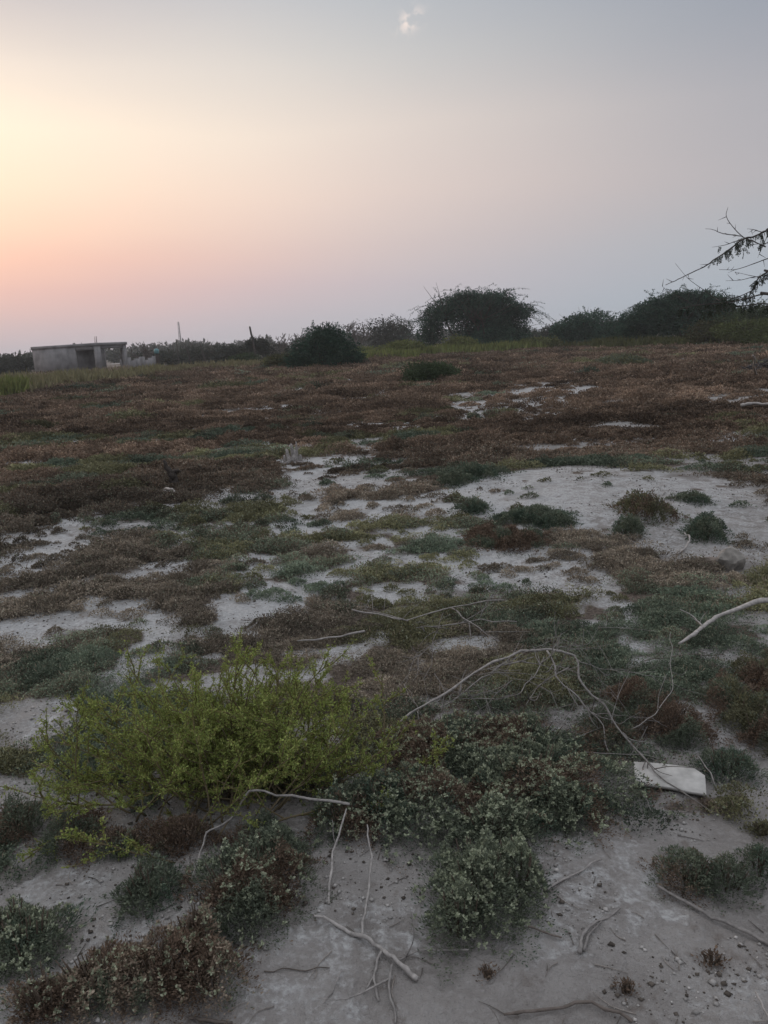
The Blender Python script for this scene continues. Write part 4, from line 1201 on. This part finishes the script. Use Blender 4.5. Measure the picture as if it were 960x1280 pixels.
# low wall that runs on from the building, teal tank on a dark post, posts, mast
p0, p1 = far(150, 86), far(196, 92)
d = (p1 - p0)[:2]; L = np.linalg.norm(d); acc = Acc()
for k in range(8):
    m = p0[:2] + d * (k + .5) / 8; h = 1.35 + .2 * math.sin(k * 2.1)
    acc.box((m[0], m[1], gz(*m) + h / 2 - .1), (L / 8 * 1.0, .2, h), math.atan2(d[1], d[0]), np.array([.22, .21, .21]))
tag(acc.build('block_wall', CONC), 'low grey block wall with uneven top running right from the building', 'wall')
c = far(196, 78); e = empty('water_tank', c, 'small teal tank on a dark post past the low block wall', 'tank')
acc = Acc(); acc.tube([[0, 0, -.1], [.02, 0, 1.6]], (.22, .18), 7, (.06, .05, .045), 1); acc.build('post', BARK, e)
acc = Acc(); acc.tube([[0, 0, 1.6], [0, 0, 1.63], [0, 0, 1.95], [0, 0, 2.02], [0, 0, 2.05]], [.22, .25, .25, .17, .08], 12, (.12, .24, .25), 1); acc.build('tank', PAINT, e)


def post(px, py0, py1, dist, r, label, lean=0, name='fence_post', group='old wooden posts near the building', fork=False):
    c = far(px, dist); h = zat(px, py1, dist) - c[2]; acc = Acc()
    rng = np.random.default_rng(int(px))
    acc.tube([[0, 0, -.1], [lean * h * .5 + .03, 0, h * .5], [lean * h, 0, h]], [r, r * .9, r * .7], 6, np.array([.075, .066, .06]), 3, .15, rng)
    if fork: acc.tube([[lean * h * .7, 0, h * .7], [lean * h + .35, 0, h * .98]], (r * .6, r * .4), 5, np.array([.075, .066, .06]), 1)
    tag(acc.build(name, BARK, loc=(0, 0, 0)), label, 'post', group).location = [float(a) for a in c]


post(239, 0, 429, 76, .09, 'leaning dark post, left one of the tilted pair', -.22)
post(257, 0, 429, 76, .09, 'leaning dark post, right one of the tilted pair', -.2)
post(222, 0, 424, 100, .07, 'thin upright post beside the hazy mast, the taller one', 0)
post(217, 0, 428, 104, .06, 'thin upright post beside the hazy mast, the shorter one', 0)
post(165, 0, 433, 104, .09, 'short thin post right behind the concrete building', 0)
post(320, 0, 408, 82, .13, 'bare crooked snag pole above the small umbrella-shaped tree', -.12, 'snag_pole', None)
# lattice mast far away
c = far(227, 300); H = zat(227, 402, 300); acc = Acc(); s = .45
for (x, y) in ((-s, -s * .6), (s, -s * .6), (0, s)):
    acc.tube([[x, y, 0], [x * .5, y * .5, H]], (.14, .09), 5, (.30, .28, .28), 1)
for k in range(9):
    z = H * k / 9; f = 1 - .5 * k / 9; z2 = H * (k + 1) / 9
    acc.tube([[-s * f, -s * .6 * f, z], [s * f, -s * .6 * f, z2]], (.05, .05), 4, (.30, .28, .28), 1); acc.tube([[s * f, -s * .6 * f, z], [0, s * f, z2]], (.05, .05), 4, (.30, .28, .28), 1)
tag(acc.build('radio_mast', PAINT, loc=(0, 0, 0)), 'tall slim hazy lattice mast far beyond the fence posts', 'mast').location = [float(a) for a in c]

# a heap of dark brushwood at the right edge
rng = np.random.default_rng(8); c = far(972, 27); acc = Acc()
for k in range(130):
    a = rng.uniform(0, 6.28); r = rng.uniform(0, .9); b = np.array([r * math.cos(a), r * math.sin(a) * .8, rng.uniform(0, .5) * (1 - r * .6)])
    d = rdirs(rng, 1)[0] * rng.uniform(.3, .7); d[2] *= .35
    acc.tube([b - d * .6, b + rng.normal(0, .04, 3), b + d * .6], (.018, .008), 4, np.array([.085, .078, .078]) * rng.uniform(.6, 1.4), 2)
tag(acc.build('brushwood_heap', DEAD, loc=(0, 0, 0)), 'dark heap of dry brushwood at the right edge of the field', 'brushwood heap').location = [float(a) for a in c]

# ------------------------------------------------------------------ evening haze
acc = Acc(); acc.box((0, 0, 5.5), (1640, 1640, 15.0))
hz = acc.build('haze', bpy.data.materials.new('haze'))
m = hz.data.materials[0]; m.use_nodes = True; nt = m.node_tree; nt.nodes.clear()
o = nt.nodes.new('ShaderNodeOutputMaterial'); v = nt.nodes.new('ShaderNodeVolumePrincipled')
v.inputs['Color'].default_value = (.97, .96, .97, 1); v.inputs['Density'].default_value = .0006; v.inputs['Anisotropy'].default_value = .1
nt.links.new(v.outputs[0], o.inputs['Volume'])
tag(hz, 'thin grey evening haze over the field', 'haze', kind='stuff')
hz.display_type = 'WIRE'
